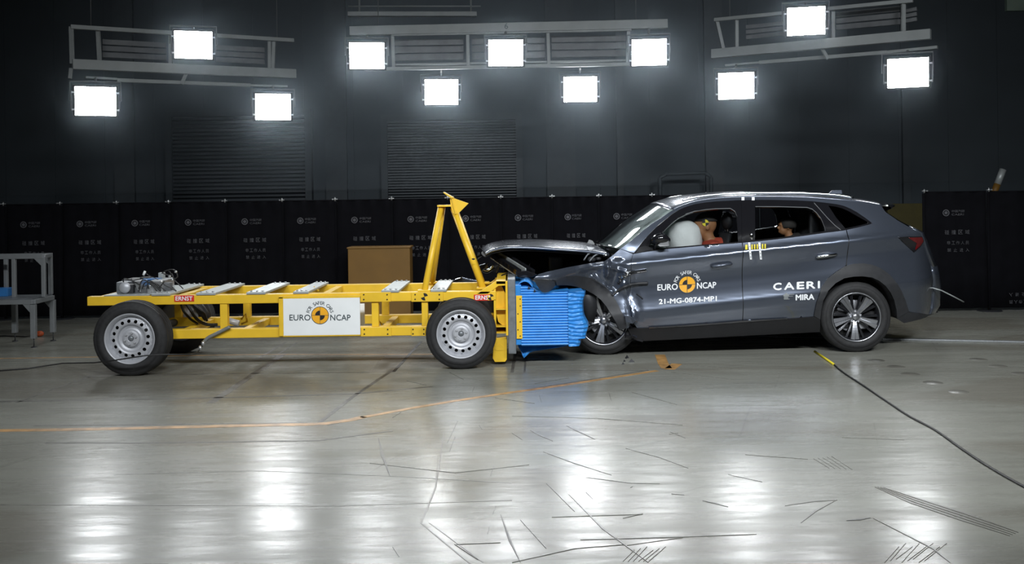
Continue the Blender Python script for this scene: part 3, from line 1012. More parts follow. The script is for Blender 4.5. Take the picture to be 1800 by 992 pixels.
ZU1, ZU0 = tz(500, 517), tz(500, 533)
ZL1, ZL0 = tz(500, 577), tz(500, 593.5)
X0, X1 = P(153, 526, TD).x, P(872, 525, TD).x
for d, nm in ((TD, 'near'), (TF, 'far')):
    b = MB().box(X0, X1, d, d + 0.09, ZU0, ZU1).build('upper_beam', Y, t, 0.006)
    MB().box(X0 + 0.45, X1 - 0.02, d, d + 0.09, ZL0, ZL1).build('lower_beam', Y, t, 0.006)
    if nm == 'near':
        for zz in (ZU0 + 0.025, ZU1 - 0.028):
            c = MB(); c.tube([(X0 - 0.002, d + 0.035, zz), (X0 + 0.004, d + 0.035, zz)], 0.016, 12); c.build('end_hole', M['black'], b)
for px0, px1 in ((386, 399), (653, 665), (741, 752)):
    MB().box(P(px0, 550, TD).x, P(px1, 550, TD).x, TD + 0.01, TD + 0.08, ZL1, ZU0).build('upright', Y, t, 0.004)
for px0, px1 in ((306, 318), (427, 439), (671, 683), (540, 552)):
    MB().box(P(px0, 550, TF).x, P(px1, 550, TF).x, TF + 0.01, TF + 0.08, ZL1, ZU0).build('upright', Y, t, 0.004)
for px in (160, 262, 300, 420, 560, 664, 736, 860):
    x = P(px, 525, TD).x
    MB().box(x, x + 0.07, TD + 0.09, TF, ZU0 + 0.012, ZU1 - 0.012).build('cross_member', Y, t, 0.004)
for px in (312, 420, 560, 668, 850):
    x = P(px, 585, TD).x
    MB().box(x, x + 0.07, TD + 0.09, TF, ZL0 + 0.012, ZL1 - 0.012).build('cross_member', Y, t, 0.004)
# bolted splice plates
for px0, px1, pya, pyb in ((633, 687, 514, 531), (723, 779, 514, 530.5), (634, 688, 575.5, 591.5), (723, 748, 575.5, 591)):
    pl = ybar('splice_plate', px0, px1, pya, pyb, TD - 0.012, 0.012, bev=0.003)
    for fx in (0.12, 0.88):
        for fy in (0.25, 0.75):
            p = P(px0 + (px1 - px0) * fx, pya + (pyb - pya) * fy, TD - 0.012)
            MB().tube([p + Vector((0, -0.005, 0)), p + Vector((0, 0.004, 0))], 0.007, 8).build('bolt', M['black'], pl)


def vplane(d): return lambda px, py: P(px, py, d)


def target(name, px, py, r, d, parent, m=None):
    decal(name, [disc2d(px, py, r, -PI / 2 - 0.3, -0.3, 16), disc2d(px, py, r, PI / 2 - 0.3, PI - 0.3, 16)], vplane(d), M['black'], parent)


target('target_mark', 746, 522, 6.5, TD - 0.0145, t)
# red plates
for px0, px1, s in ((306, 341, 'ERNST'), (833, 866, 'ERNST')):
    pl = ybar('name_plate', px0, px1, 519.5 - 0.003 * (px0 - 306), 530.5 - 0.003 * (px0 - 306), TD - 0.006, 0.006, m=M['red'], bev=0.002)
    pl['label'] = 'red plate with white lettering'
    y = 528.6 - 0.003 * (px0 - 306)
    decal('lettering', [fit(s, px0 + 2.5, 0, (px1 - px0) - 5, 7.2, 0.03)], lambda u, v, y=y: P(u, y - v, TD - 0.0075), M['decal'], pl)
ybar('cover_patch', 857, 868, 519, 528, TD - 0.0085, 0.002, bev=0.0)
target('target_mark', 862.5, 522.5, 5.5, TD - 0.0100, t)
# white board with its frame
fr = MB()
d = TD - 0.03
ybar('board_frame', 489.5, 497.5, 522.5, 591.5, d, 0.03, bev=0.003)
ybar('board_frame', 489.5, 633.5, 520.5, 524.5, d, 0.03, bev=0.003)
ybar('board_frame', 497.5, 633.5, 589.5, 591.5, d, 0.03, bev=0.003)
bd = ybar('sign_board', 497.5, 632.5, 524.5, 589.5, d - 0.002, 0.012, m=M['white'], bev=0.002)
bd['label'] = 'white board with dark and amber lettering'
fn = lambda u, v: P(u, v, d - 0.004)
decal('emblem', [disc2d(562.5, 554.7, 15.2, 0, 2 * PI, 40)], lambda u, v: P(u, v, d - 0.0045), M['amber'], bd)
decal('emblem_ring', [disc2d(562.5, 554.7, 15.6, 0, 2 * PI, 40, 14.6), rect2d(562.2, 562.8, 539.5, 570), rect2d(547.5, 577.5, 554.4, 555)], lambda u, v: P(u, v, d - 0.0052), M['ink'], bd)
decal('emblem_quarter', [disc2d(562.5, 554.7, 8.6, -PI, -PI / 2, 20), disc2d(562.5, 554.7, 8.6, 0, PI / 2, 20)], lambda u, v: P(u, v, d - 0.0056), M['black'], bd)
FL = lambda y, d_: (lambda u, v: P(u, y - v, d_))
decal('lettering', [fit('EURO', 508.8, 0, 37, 10.2, 0.008)], FL(563.6, d - 0.0045), M['ink'], bd)
decal('lettering', [fit('NCAP', 580.6, 0, 35.5, 10.2, 0.008)], FL(563.6, d - 0.0045), M['ink'], bd)
decal('lettering', [arc_text('FOR SAFER CARS', 0, 0, 18.8, 6.2, PI - 0.30, 0.30, 0.012)], lambda u, v: P(562.5 + u, 554.7 - v, d - 0.0045), M['ink'], bd)
pl = MB().box(P(634, 556, TF).x - 0.25, P(653, 556, TF).x, TD + 0.45, TD + 0.46, tz(640, 571, 9.8), tz(640, 533, 9.8)).build('rear_board', M['white'], t)
# deck plates across the two longitudinals
for i, (pn, wpx) in enumerate(((283, 33), (362, 34), (450, 33.5), (529, 27), (686, 31), (771, 28))):
    x0 = P(pn - wpx / 2, 515, TD).x; x1 = P(pn + wpx / 2, 515, TD).x
    pm = MB().box(x0, x1, TD - 0.01, TF + 0.10, ZU1, ZU1 + 0.022).build('deck_plate', M['galv'], t, 0.003)
    for yy in (TD + 0.04, TF + 0.05):
        for fx in (0.2, 0.5, 0.8):
            c = MB(); c.tube([(x0 + (x1 - x0) * fx, yy, ZU1 + 0.022), (x0 + (x1 - x0) * fx, yy, ZU1 + 0.034)], 0.011, 6); c.build('bolt', M['foil'], pm)
x0, x1 = P(182, 515, TD).x, P(262, 515, TD).x
MB().box(x0, x1, TD + 0.005, TF + 0.10, ZU1, ZU1 + 0.012).build('rear_deck', M['galv'], t, 0.003)
# equipment on the rear deck
ez = ZU1 + 0.012
c = thing('measuring_unit', 'silver measuring unit with cables on the rear deck of the yellow trolley', 'equipment', (P(250, 500, 9.6).x, 9.6, ez))
ed = 9.55
for px0, px1, py0, py1, dd, dp, m in ((204, 222, 496, 514, 9.45, 0.25, 'lead'), (213, 235, 492, 515, 9.6, 0.3, 'plastic'), (262, 285, 493, 514, 9.5, 0.35, 'foil'), (226, 264, 505, 515, 9.5, 0.3, 'rackdark')):
    a = P(px0, py1, dd); b = P(px1, py0, dd)
    MB().box(a.x, b.x, dd, dd + dp, ez, max(b.z, ez + 0.03)).build('housing', M[m], c, 0.01)
a, b = P(236, 494, 9.5), P(262, 514, 9.5)
MB().prism([Vector((a.x, 9.48, a.z)), P(248, 494, 9.48), P(247, 514, 9.48), P(241, 510, 9.48)], (0, 0.25, 0)).build('cover', M['foil'], c, 0.004)
cb = MB(); cb.lathe([(0, -0.02), (0.05, -0.02), (0.055, 0), (0.03, 0.01), (0.03, 0.2), (0, 0.2)], P(220, 506, 9.44), 20); cb.build('pulley', M['steel'], c)
cb = MB(); cb.lathe([(0, 0), (0.045, 0), (0.045, 0.16), (0, 0.16)], P(250, 497, 9.75) - Vector((0, 0, 0.02)), 16, 'y'); cb.build('sensor', M['foil'], c)
a = P(284, 489, 9.7)
MB().box(a.x - 0.17, a.x, 9.65, 9.78, a.z - 0.07, a.z).build('housing', M['bluebox'], c, 0.01)['label'] = 'blue block'
MB().box(a.x - 0.04, a.x + 0.01, 9.72, 9.78, ez, P(284, 480, 9.7).z).build('bracket', M['galv'], c, 0.003)
MB().tube([P(252, 484, 9.6), P(255, 477, 9.6)], 0.012, 8).build('lamp', M['white'], c)
for pts, r in (([(255, 479), (262, 485), (275, 490), (283, 495)], 0.004), ([(284, 481), (292, 476), (303, 474), (309, 478), (312, 486), (308, 490), (303, 492)], 0.006), ([(285, 480), (296, 484), (302, 482), (306, 492), (314, 500), (322, 508)], 0.006),
               ([(232, 490), (226, 494), (215, 497)], 0.005), ([(284, 496), (300, 503), (310, 512), (318, 515)], 0.007), ([(296, 477), (300, 480), (298, 486)], 0.004)):
    MB().tube([P(px, py, 9.62) for px, py in smooth_loop(pts, 4)], r, 6).build('cable', M['cable'], c)
for px, py in ((309, 478), (303, 492), (298, 486)):
    MB().ball(P(px, py, 9.62), 0.016, 0.012, 0.012, 8).build('connector', M['foil'], c)
rnd = random.Random(3)
for k in range(9):
    px, py = rnd.uniform(206, 296), rnd.uniform(490, 508)
    a = P(px, py, 9.5)
    MB().box(a.x, a.x + rnd.uniform(0.03, 0.10), 9.44 + 0.03 * k, 9.52 + 0.03 * k, ez, a.z).build('connector_block', M[('plastic', 'foil', 'lead', 'plastic', 'rackdark')[k % 5]], c, 0.006)
for k in range(6):
    px = rnd.uniform(214, 290)
    pts = [(px, 508), (px + rnd.uniform(-6, 10), 494 + rnd.uniform(-6, 4)), (px + rnd.uniform(6, 24), 500), (px + rnd.uniform(14, 34), 512)]
    MB().tube([P(a_, b_, 9.47) for a_, b_ in smooth_loop(pts, 4)], 0.006, 6).build('cable', M['cable'], c)
# cables and cylinder hanging inside the frame
for pts, r in (([(318, 533), (322, 546), (330, 556), (336, 562), (348, 570)], 0.012), ([(327, 533), (335, 545), (342, 556), (352, 566), (366, 571), (382, 571)], 0.016), ([(340, 535), (352, 545), (360, 553), (364, 565)], 0.012)):
    MB().tube([P(px, py, 9.7) for px, py in smooth_loop(pts, 4)], r, 6).build('hanging_cable', M['cable'], t)
MB().tube([P(345, 533, 9.85), P(366, 560, 9.85)], 0.045, 12).build('cylinder', M['plastic'], t)
MB().tube([P(395, 562, TD + 0.25), P(420, 569, TD + 0.25)], 0.03, 10).build('actuator', M['steel'], t)
for pts in ([(424, 562), (432, 552), (434, 566), (424, 570)], [(655, 575), (665, 563), (672, 572)], [(548, 512), (552, 505), (560, 512)]):
    MB().tube([P(px, py, 9.75) for px, py in pts], 0.012, 6).build('bracket', Y, t)
# mast with camera bracket
apx = P(797, 364, 9.78)
for a, b, r in ((P(746, 514, TD + 0.05), P(775, 364, 9.72), 0.030), (P(759, 504, TF + 0.02), P(778, 364, 9.84), 0.030), (P(849, 507, TD + 0.22), P(797, 366, 9.74), 0.033), (P(850, 503, TF - 0.1), P(799, 366, 9.84), 0.030)):
    MB().tube([a, b], r, 14).build('mast_leg', Y, t)
for px, py, d_ in ((746, 514, TD + 0.05), (759, 504, TF + 0.02), (849, 507, TD + 0.22), (850, 503, TF - 0.1)):
    p = P(px, py, d_)
    MB().box(p.x - 0.06, p.x + 0.06, p.y - 0.05, p.y + 0.05, ZU1, ZU1 + 0.018).build('foot_plate', Y, t, 0.003)
MB().box(P(769, 362, 9.7).x, P(793, 362, 9.7).x, 9.66, 9.90, tz(780, 363.5, 9.7), tz(780, 360.5, 9.7)).build('mast_plate', Y, t)
for dd in (9.69, 9.83):
    MB().prism([P(px, py, dd) for px, py in ((790.5, 346), (823.5, 357.7), (803, 378), (796, 375), (792.5, 364))], (0, 0.025, 0)).build('gusset', Y, t)
MB().prism([P(px, py, 9.66) for px, py in ((779, 337.5), (780, 340), (794, 349.5), (796, 347))], (0, 0.24, 0)).build('mast_plate', Y, t)
MB().prism([P(px, py, 9.67) for px, py in ((793.5, 350), (795.5, 350), (802.5, 376), (800.5, 377))], (0, 0.2, 0)).build('mast_plate', Y, t)
decal('target_mark', [disc2d(832, 454, 3.5, 0.3, PI * 0.9, 10)], vplane(TD + 0.15), M['black'], t)
# front structure that carries the barrier block
MB().prism([P(px, py, TD) for px, py in ((836, 518), (858, 517), (876, 503), (893, 502), (893, 494), (872, 494))], (0, 0.07, 0)).build('front_brace', Y, t, 0.004)
MB().prism([P(px, py, TF) for px, py in ((842, 512), (862, 510), (878, 496), (893, 494), (893, 486), (876, 487))], (0, 0.07, 0)).build('front_brace', Y, t, 0.004)
MB().box(P(872, 497, TD).x, P(892, 497, TD).x, TD, TF + 0.07, tz(880, 500), tz(880, 494)).build('front_deck', Y, t, 0.003)
for dd, mm in ((TD + 0.01, 0), (TF, 1)):
    MB().box(P(868, 550, TD).x, P(872, 550, TD).x, dd, dd + 0.05, tz(870, 597), tz(870, 503)).build('front_post', Y, t, 0.003)
MB().box(P(869, 550, TD).x, P(871, 550, TD).x, TD + 0.05, TF, tz(870, 597), tz(870, 503)).build('web_plate', Y, t)
for py in (544.5, 575, 586):
    MB().box(P(870, py, TD).x, P(890, py, TD).x, TD + 0.02, TF, tz(880, py + 1), tz(880, py - 1)).build('stiffener', Y, t)
for dd in (TD + 0.10, TF - 0.05):
    MB().prism([P(px, py, dd) for px, py in ((871, 546), (890, 546), (890, 578), (876, 566))], (0, 0.02, 0)).build('stiffener', Y, t)
    MB().prism([P(px, py, dd) for px, py in ((871, 503), (882, 503), (890, 520), (890, 543), (871, 543))], (0, 0.02, 0)).build('stiffener', Y, t)
xb0 = P(893, 550, TD).x; xb1 = P(906.5, 550, TD).x
zb0, zb1 = tz(900, 622), tz(900, 490)
MB().box(P(889, 550, TD).x, xb0, TD - 0.01, TF + 0.1, tz(880, 590), tz(880, 494)).build('front_plate', Y, t, 0.003)
MB().prism([P(px, py, TD + 0.06) for px, py in ((868, 596), (891, 592), (891, 632), (888, 636.5), (870, 637), (866, 630))], (0, 0.05, 0)).build('lower_leg', Y, t, 0.004)
MB().prism([P(px, py, TD + 0.055) for px, py in ((870, 607), (880, 605), (886, 610), (884, 616), (874, 617), (869, 614))], (0, 0.005, 0)).build('stiffener', M['yellow'], t)
lp = MB().box(xb0, xb1, TD - 0.02, TF + 0.12, zb0, zb1).build('backing_plate', M['lead'], t, 0.006)
lp['label'] = 'thick grey metal plate'
# blue crushable block: corrugated cladding, crumpled nose
BD = TD - 0.005
bx0, bx1, bx2 = xb1, P(1001, 560, BD).x, P(1029, 560, BD).x
bz0, bz1 = tz(960, 608, BD), tz(960, 503.5, BD)
TOPL = [(P(a, b, BD).x, P(a, b, BD).z) for a, b in ((907, 502), (925, 504), (938, 508), (947, 513.5), (958, 516), (970, 513.5), (985, 511.5), (1001, 511), (1030, 513))]


def block_top(x):
    if x <= TOPL[0][0]: return TOPL[0][1]
    for (xa, za), (xb, zb) in zip(TOPL, TOPL[1:]):
        if x <= xb: return za + (zb - za) * (x - xa) / (xb - xa)
    return TOPL[-1][1]


blk = MB()
nr = 22
rows_p = []
for k in range(nr * 4 + 1):
    f = k / (nr * 4)
    z = bz0 + (bz1 - bz0) * f
    ph = (k % 4)
    off = (0.004, -0.003, -0.009, -0.006)[ph]
    row = []
    for j in range(25):
        u = j / 24
        x = bx0 + 0.05 + (bx1 - bx0 - 0.05) * u
        n1 = noise.noise(Vector((x * 4.0, z * 6.0, 3.0)))
        zt_ = block_top(x)
        zz = min(bz0 + (bz1 - bz0) * f, zt_ - 0.0004 * (nr * 4 - k)) + 0.0012 * noise.noise(Vector((x * 2.2, z * 3, 9.0)))
        row.append(Vector((x, BD + off + 0.0015 * n1, zz)))
    rows_p.append(row)
blk.grid(rows_p, False)
top, bot = rows_p[-1], rows_p[0]
blk.grid([top, [p + Vector((0, 0.5, 0.0)) for p in top], [Vector((p.x, BD + 0.98, p.z)) for p in top]], False)
blk.grid([bot, [Vector((p.x, BD + 0.98, p.z)) for p in bot]], False)
blk.grid([[Vector((p.x, BD + 0.98, p.z)) for p in bot], [Vector((p.x, BD + 0.98, p.z)) for p in top]], False)
cb_ = blk.build('crushable_block', M['blue'], t)
cb_['label'] = 'blue corrugated block'
MB().box(bx0, bx0 + 0.055, BD + 0.004, BD + 0.98, bz0 + 0.01, bz1 + 0.015).build('flange', M['blue'], cb_, 0.003)
# crumpled nose
ns = MB()
rows = []
KZ, KX = 84, 10
for k in range(KZ + 1):
    f = k / KZ
    z = bz0 - 0.006 + (block_top(bx2) - bz0 + 0.008) * f
    front = bx2 - 0.012 + 0.006 * math.sin(f * 21) + 0.028 * math.exp(-((f - 0.33) / 0.16) ** 2) - 0.022 * math.exp(-((f - 0.68) / 0.13) ** 2) - 0.05 * (1 if f < 0.14 else 0)
    row = []
    for j in range(KX + 1):
        u = j / KX
        x = bx1 - 0.012 + (front - bx1 + 0.012) * u
        crease = 0.013 * abs(math.sin(f * PI * 14 + 0.5 * u + 0.6 * noise.noise(Vector((f * 7, u * 1.6, 2.0))))) + 0.006 * noise.noise(Vector((u * 3, f * 9, 7.0)))
        y = BD - 0.030 + crease + 0.05 * max(0, u - 0.75) ** 1.5 * 4
        row.append(Vector((x, y, z + 0.006 * math.sin(u * 4 + f * 7) * math.sin(PI * f))))
    rows.append(row)
ns.grid(rows, False)
ns.grid([[r[-1] for r in rows], [r[-1] + Vector((0.02, 0.12, 0)) for r in rows], [Vector((r[-1].x - 0.04, BD + 0.34, r[-1].z)) for r in rows], [Vector((r[0].x, BD + 0.36, r[0].z)) for r in rows]], False)
ns.grid([rows[-1], [Vector((p.x - 0.01, BD + 0.35, p.z)) for p in rows[-1]]], False)
ns.grid([rows[0], [Vector((p.x - 0.01, BD + 0.35, p.z)) for p in rows[0]]], False)
ns.build('crumpled_nose', M['blue'], cb_)
# curled sheet above and torn sheet below
r1 = [P(px, py, BD + 0.03) for px, py in smooth_loop([(908, 506), (913, 499), (921, 495), (929, 497), (936, 505)], 4)]
MB().grid([r1, [p + Vector((0.02, 0.35, 0.01)) for p in r1]]).build('curled_sheet', M['blue'], cb_, 0, 0.004)
ra = [P(px, py, BD + 0.20) for px, py in smooth_loop([(909, 603), (930, 604), (965, 605), (1003, 603)], 4)]
rb = [P(px, py, BD + 0.12) for px, py in smooth_loop([(912, 611), (917, 620), (921, 630), (930, 621), (945, 616.5), (975, 612), (1001, 607.5)], 2)]
rm = [a.lerp(b, 0.5) + Vector((0, 0.05 * math.sin(i * 0.9), 0)) for i, (a, b) in enumerate(zip(ra, rb))]
MB().grid([ra, rm, rb]).build('torn_sheet', M['blue'], cb_, 0, 0.004)
st = ybar('clamp_strip', 907, 917.5, 520, 596, BD - 0.014, 0.014, bev=0.003)
st['label'] = 'yellow bolted strip'
for py in (526, 538, 552, 566, 580, 591):
    p = P(912.5 + (2 if py % 4 else -2), py, BD - 0.014)
    MB().tube([p + Vector((0, -0.004, 0)), p + Vector((0, 0.003, 0))], 0.006, 8).build('bolt', M['black'], st)
# loose black shards on the torn edge
for px, py in ((930, 507), (940, 512)):
    MB().prism([P(px + a, py + b, BD - 0.02) for a, b in ((-2, 2), (-1, -4), (1, -1), (3, 0))], (0, 0.01, 0)).build('shard', M['black'], cb_)


# wheels
def tyre_mesh(c, R, rr, w, groove=3):
    pr = [(rr, 0.016), (rr + 0.012, 0.003), (rr + 0.3 * (R - rr), -0.004), (rr + 0.55 * (R - rr), -0.006), (rr + 0.56 * (R - rr), -0.0035), (R - 0.035, 0.000), (R - 0.016, 0.010), (R - 0.006, 0.024)]
    a, b = 0.030, w - 0.030
    pr.append((R - 0.003, a))
    for k in range(groove):
        m_ = a + (b - a) * (k + 0.7) / (groove + 0.4)
        pr += [(R, m_ - 0.012), (R - 0.008, m_ - 0.006), (R - 0.008, m_ + 0.006), (R, m_ + 0.012)]
    pr += [(R - 0.003, b), (R - 0.006, w - 0.024), (R - 0.016, w - 0.010), (R - 0.05, w), (rr + 0.012, w - 0.003), (rr, w - 0.016)]
    mb = MB(); mb.lathe(pr, c, 96)
    return mb


def steel_wheel(parent, c, R, rim_r, w):
    c = Vector(c)
    ty = tyre_mesh(c, R, rim_r, w).build('wheel', M['rubber'], parent)
    mb = MB()
    mb.lathe([(rim_r - 0.012, 0.05), (rim_r + 0.002, 0.016), (rim_r + 0.006, 0.006), (rim_r + 0.001, 0.002), (rim_r - 0.008, 0.010), (rim_r - 0.014, 0.022), (rim_r - 0.022, 0.030), (rim_r - 0.028, 0.050), (rim_r - 0.03, w - 0.02)], c, 96)
    mb.build('rim', M['steel'], ty)
    rf = rim_r - 0.028

    def prof(r):
        ks = [(0, .050), (0.024, .050), (0.028, .036), (0.055, .036), (0.074, .040), (0.080, .066), (0.095, .074), (0.115, .066), (0.132, .042), (0.145, .036), (rf - 0.012, .044), (rf, .058)]
        for (r0, h0), (r1, h1) in zip(ks, ks[1:]):
            if r <= r1:
                f = (r - r0) / (r1 - r0); f = f * f * (3 - 2 * f)
                return h0 + (h1 - h0) * f
        return ks[-1][1]
    outer = [(rf * math.cos(2 * PI * k / 72), rf * math.sin(2 * PI * k / 72)) for k in range(72)]
    hr = 0.160
    holes = []
    for k in range(16):
        a = 2 * PI * k / 16 + 0.1
        holes.append([(hr * math.cos(a) + 0.0165 * math.cos(2 * PI * j / 14), hr * math.sin(a) + 0.0165 * math.sin(2 * PI * j / 14)) for j in range(14)])
    inner = [(0.136 * math.cos(2 * PI * k / 60), 0.136 * math.sin(2 * PI * k / 60)) for k in range(60)]
    dm = MB(); dm.lathe([(0.002 + 0.134 * q / 60, prof(0.002 + 0.134 * q / 60)) for q in range(61)], c, 72); dm.build('wheel_dish', M['steel'], ty)
    ds = sheet('wheel_disc', [outer, inner] + holes, lambda u, v: c + Vector((u, prof(math.hypot(u, v)), v)), M['steel'], ty, 0.004, 0.013)
    k_ = MB(); k_.lathe([(0.0, 0.125), (rf, 0.125), (rf, 0.13), (0, 0.13)], c, 48); k_.build('brake_drum', M['black'], ty)
    for k in range(6):
        a = 2 * PI * k / 6 + 0.3
        p = c + Vector((0.053 * math.cos(a), 0.034, 0.053 * math.sin(a)))
        n_ = MB(); n_.tube([p + Vector((0, 0.01, 0)), p + Vector((0, -0.012, 0))], 0.010, 6); n_.build('wheel_nut', M['steel'], ty)
    h = MB(); h.lathe([(0.0, 0.030), (0.016, 0.031), (0.024, 0.038), (0.026, 0.052)], c, 24); h.build('hub_cap', M['lead'], ty)
    return ty


rw = P(227, 595, 9.02); rw.z = 0.345
steel_wheel(t, rw, 0.345, 0.228, 0.215)
fw = P(810, 588, 9.13); fw.z = 0.329
steel_wheel(t, fw, 0.329, 0.222, 0.215)
for c0, R in ((rw, 0.345), (fw, 0.329)):
    f = Vector((c0.x, 10.35, R))
    ty = tyre_mesh(f, R, 0.22, 0.2).build('wheel', M['rubber'], t)
    k_ = MB(); k_.lathe([(0.0, 0.05), (0.22, 0.05), (0.22, 0.06), (0.0, 0.15)], f, 48); k_.build('wheel_disc', M['steel'], ty)
    MB().tube([(c0.x, c0.y + 0.12, R), (c0.x, 10.4, R)], 0.04, 12).build('axle', M['plastic'], t)
# grey conduit and the cable it carries, lying along the floor
h = thing('trigger_cable', 'grey conduit and thin cable trailing from the trolley to the left past the rear wheel', 'cable', G(100, 646))
MB().tube([P(px, py, 9.27) for px, py in smooth_loop([(404, 575), (392, 581), (378, 588), (366, 594), (358, 602)], 4)], 0.017, 8).build('conduit', M['hose'], h)
pts = [P(358, 602, 9.24), P(356, 608, 9.22), P(352, 614, 9.2), P(345, 621, 9.12), P(335, 624, 9.0), P(312, 623.5, 8.9), P(285, 623.5, 8.86), P(255, 625.5, 8.84), P(225, 630, 8.84), P(200, 634, 8.88), P(165, 638, 9.05)]
g1 = G(110, 643, 0.008); g2 = G(50, 648, 0.008); g3 = G(-40, 655, 0.008)
MB().tube(pts + [Vector((g1.x, g1.y, 0.03)), g2, g3], 0.0065, 6).build('cable', M['cable'], h)
for px, py in ((357, 604), (352, 612)):
    MB().ball(P(px, py, 9.2), 0.02, 0.02, 0.025, 8).build('cable_clip', M['foil'], h)

# ================================================================== the crashed car
DN, YC = 9.72, 10.67
car = thing('car', 'dark grey five door car with crushed nose and white lettering on its doors', 'car', (2.3, YC, 0))


def interp(x, ks):
    if x <= ks[0][0]: return ks[0][1]
    n = len(ks)
    for i in range(n - 1):
        if x <= ks[i + 1][0]:
            x0, y0 = ks[i]; x1, y1 = ks[i + 1]
            def sl(j):
                if j <= 0: return (ks[1][1] - ks[0][1]) / (ks[1][0] - ks[0][0])
                if j >= n - 1: return (ks[-1][1] - ks[-2][1]) / (ks[-1][0] - ks[-2][0])
                a = (ks[j][1] - ks[j - 1][1]) / (ks[j][0] - ks[j - 1][0]); b = (ks[j + 1][1] - ks[j][1]) / (ks[j + 1][0] - ks[j][0])
                return 0.0 if a * b <= 0 else 2 * a * b / (a + b)
            h = x1 - x0; t_ = (x - x0) / h
            return (y0 * (1 + 2 * t_) * (1 - t_) ** 2 + sl(i) * h * t_ * (1 - t_) ** 2 + y1 * t_ * t_ * (3 - 2 * t_) + sl(i + 1) * h * t_ * t_ * (t_ - 1))
    return ks[-1][1]


PROFILE = [(-0.05, .14), (0.12, .075), (0.24, .045), (0.32, .022), (0.40, .004), (0.45, .003), (0.50, .0135), (0.55, .0240), (0.60, .0315), (0.69, .040), (0.77, .0365), (0.82, .0260), (0.86, .0150), (0.90, .0045), (0.925, .001), (0.945, .004), (0.98, .026), (1.05, .055), (1.12, .080), (1.30, .165), (1.50, .275), (1.60, .36)]


def sstep(x): x = max(0.0, min(1.0, x)); return x * x * (3 - 2 * x)


def px2x(px): return (px - CX) / FPX * DN


DENTS = [((1045, 478), 0.022, 0.06, 0.04), ((1100, 520), 0.02, 0.07, 0.09)]
DENTS = [((px - CX) / FPX * DN, P(px, py, DN).z, a, sx, sz) for (px, py), a, sx, sz in DENTS]

CREASES = [((1016, 471), (1064, 464), -0.028, 0.05), ((1066, 461), (1067, 485), -0.034, 0.042), ((1086, 468), (1076, 505), 0.045, 0.085), ((1040, 486.5), (1074, 513), -0.022, 0.035),
           ((1107, 482), (1104, 550), 0.016, 0.055), ((1096, 500), (1112, 562), -0.022, 0.045), ((1067, 470), (1098, 478), -0.018, 0.03), ((1113, 505), (1124, 560), 0.010, 0.05)]
CREASES = [(Vector((px2x(a[0]), P(a[0], a[1], DN).z)), Vector((px2x(b[0]), P(b[0], b[1], DN).z)), h_, w_) for a, b, h_, w_ in CREASES]


def crease(x, z):
    q = Vector((x, z))
    t_ = 0.0
    for a, b, h_, w_ in CREASES:
        ab = b - a
        f = max(0.0, min(1.0, (q - a).dot(ab) / ab.length_squared))
        r_ = (q - (a + ab * f)).length / w_
        if r_ < 1: t_ += h_ * (1 - math.sqrt(r_ * r_ + 0.012)) * (1 - r_ * r_ * 0.3) if r_ < 0.99 else 0
    return t_


def D(x, z):
    zr = z - 0.093 * (x - 1.40)
    d = DN + interp(zr, PROFILE)
    if x > 3.25: d += 0.20 * ((x - 3.25) / 0.95) ** 2
    if x > 4.02: d += 0.16 * ((x - 4.02) / 0.3) ** 2
    if x < 1.3: d += 0.05 * (1.3 - x) ** 2
    # flare of the rear arch
    d -= 0.035 * math.exp(-((x - 3.40) / 0.50) ** 2 - ((z - 0.80) / 0.18) ** 2)
    if x < 1.45:
        for X, Z, a, sx, sz in DENTS:
            d += a * math.exp(-((x - X) / sx) ** 2 - ((z - Z) / sz) ** 2)
        d += crease(x, z)
        w = sstep((1.42 - x) / 0.25) * (1 if z < 1.1 else max(0, 1 - (z - 1.1) / 0.1))
        d += w * 0.007 * noise.noise(Vector((x * 7.5, z * 7.5, 1.0)))
        d -= 0.46 * sstep((0.84 - x) / 0.55) * (1 if z < 1.0 else max(0, 1 - (z - 1.0) / 0.1))
    return d


def S(px, py, off=0.0):
    d = DN + 0.05
    for _ in range(12):
        p = P(px, py, d)
        d = D(p.x, p.z) + off
    return P(px, py, d)


def S2(px, py, off=0.0):
    p = S(px, py, off)
    return (p.x, p.z)


def near(off): return lambda x, z: Vector((x, D(x, z) + off, z))


def far(off): return lambda x, z: Vector((x, 2 * YC - Dfar(x, z) - off, z))


def Dfar(x, z):
    zr = z - 0.093 * (x - 1.40)
    d = DN + interp(zr, PROFILE)
    if x > 3.25: d += 0.20 * ((x - 3.25) / 0.95) ** 2
    if x > 4.02: d += 0.16 * ((x - 4.02) / 0.3) ** 2
    if x < 1.3: d += 0.10 * (1.3 - x) ** 2
    return d


BODY = [M['paint'], M['cabin']]


def panel(name, loops, off=0.0, m=None, thick=0.02, res=0.024, parent=None, both=True, farm=None):
    l2 = [[S2(px, py, off) for px, py in lp] for lp in loops]
    m = m or BODY
    o = sheet(name, l2, near(off), m, parent or car, thick, res)
    if both:
        sheet(name, l2, far(off), farm or m, parent or car, thick, 0.07, Vector((0, 1, 0)))
    return o


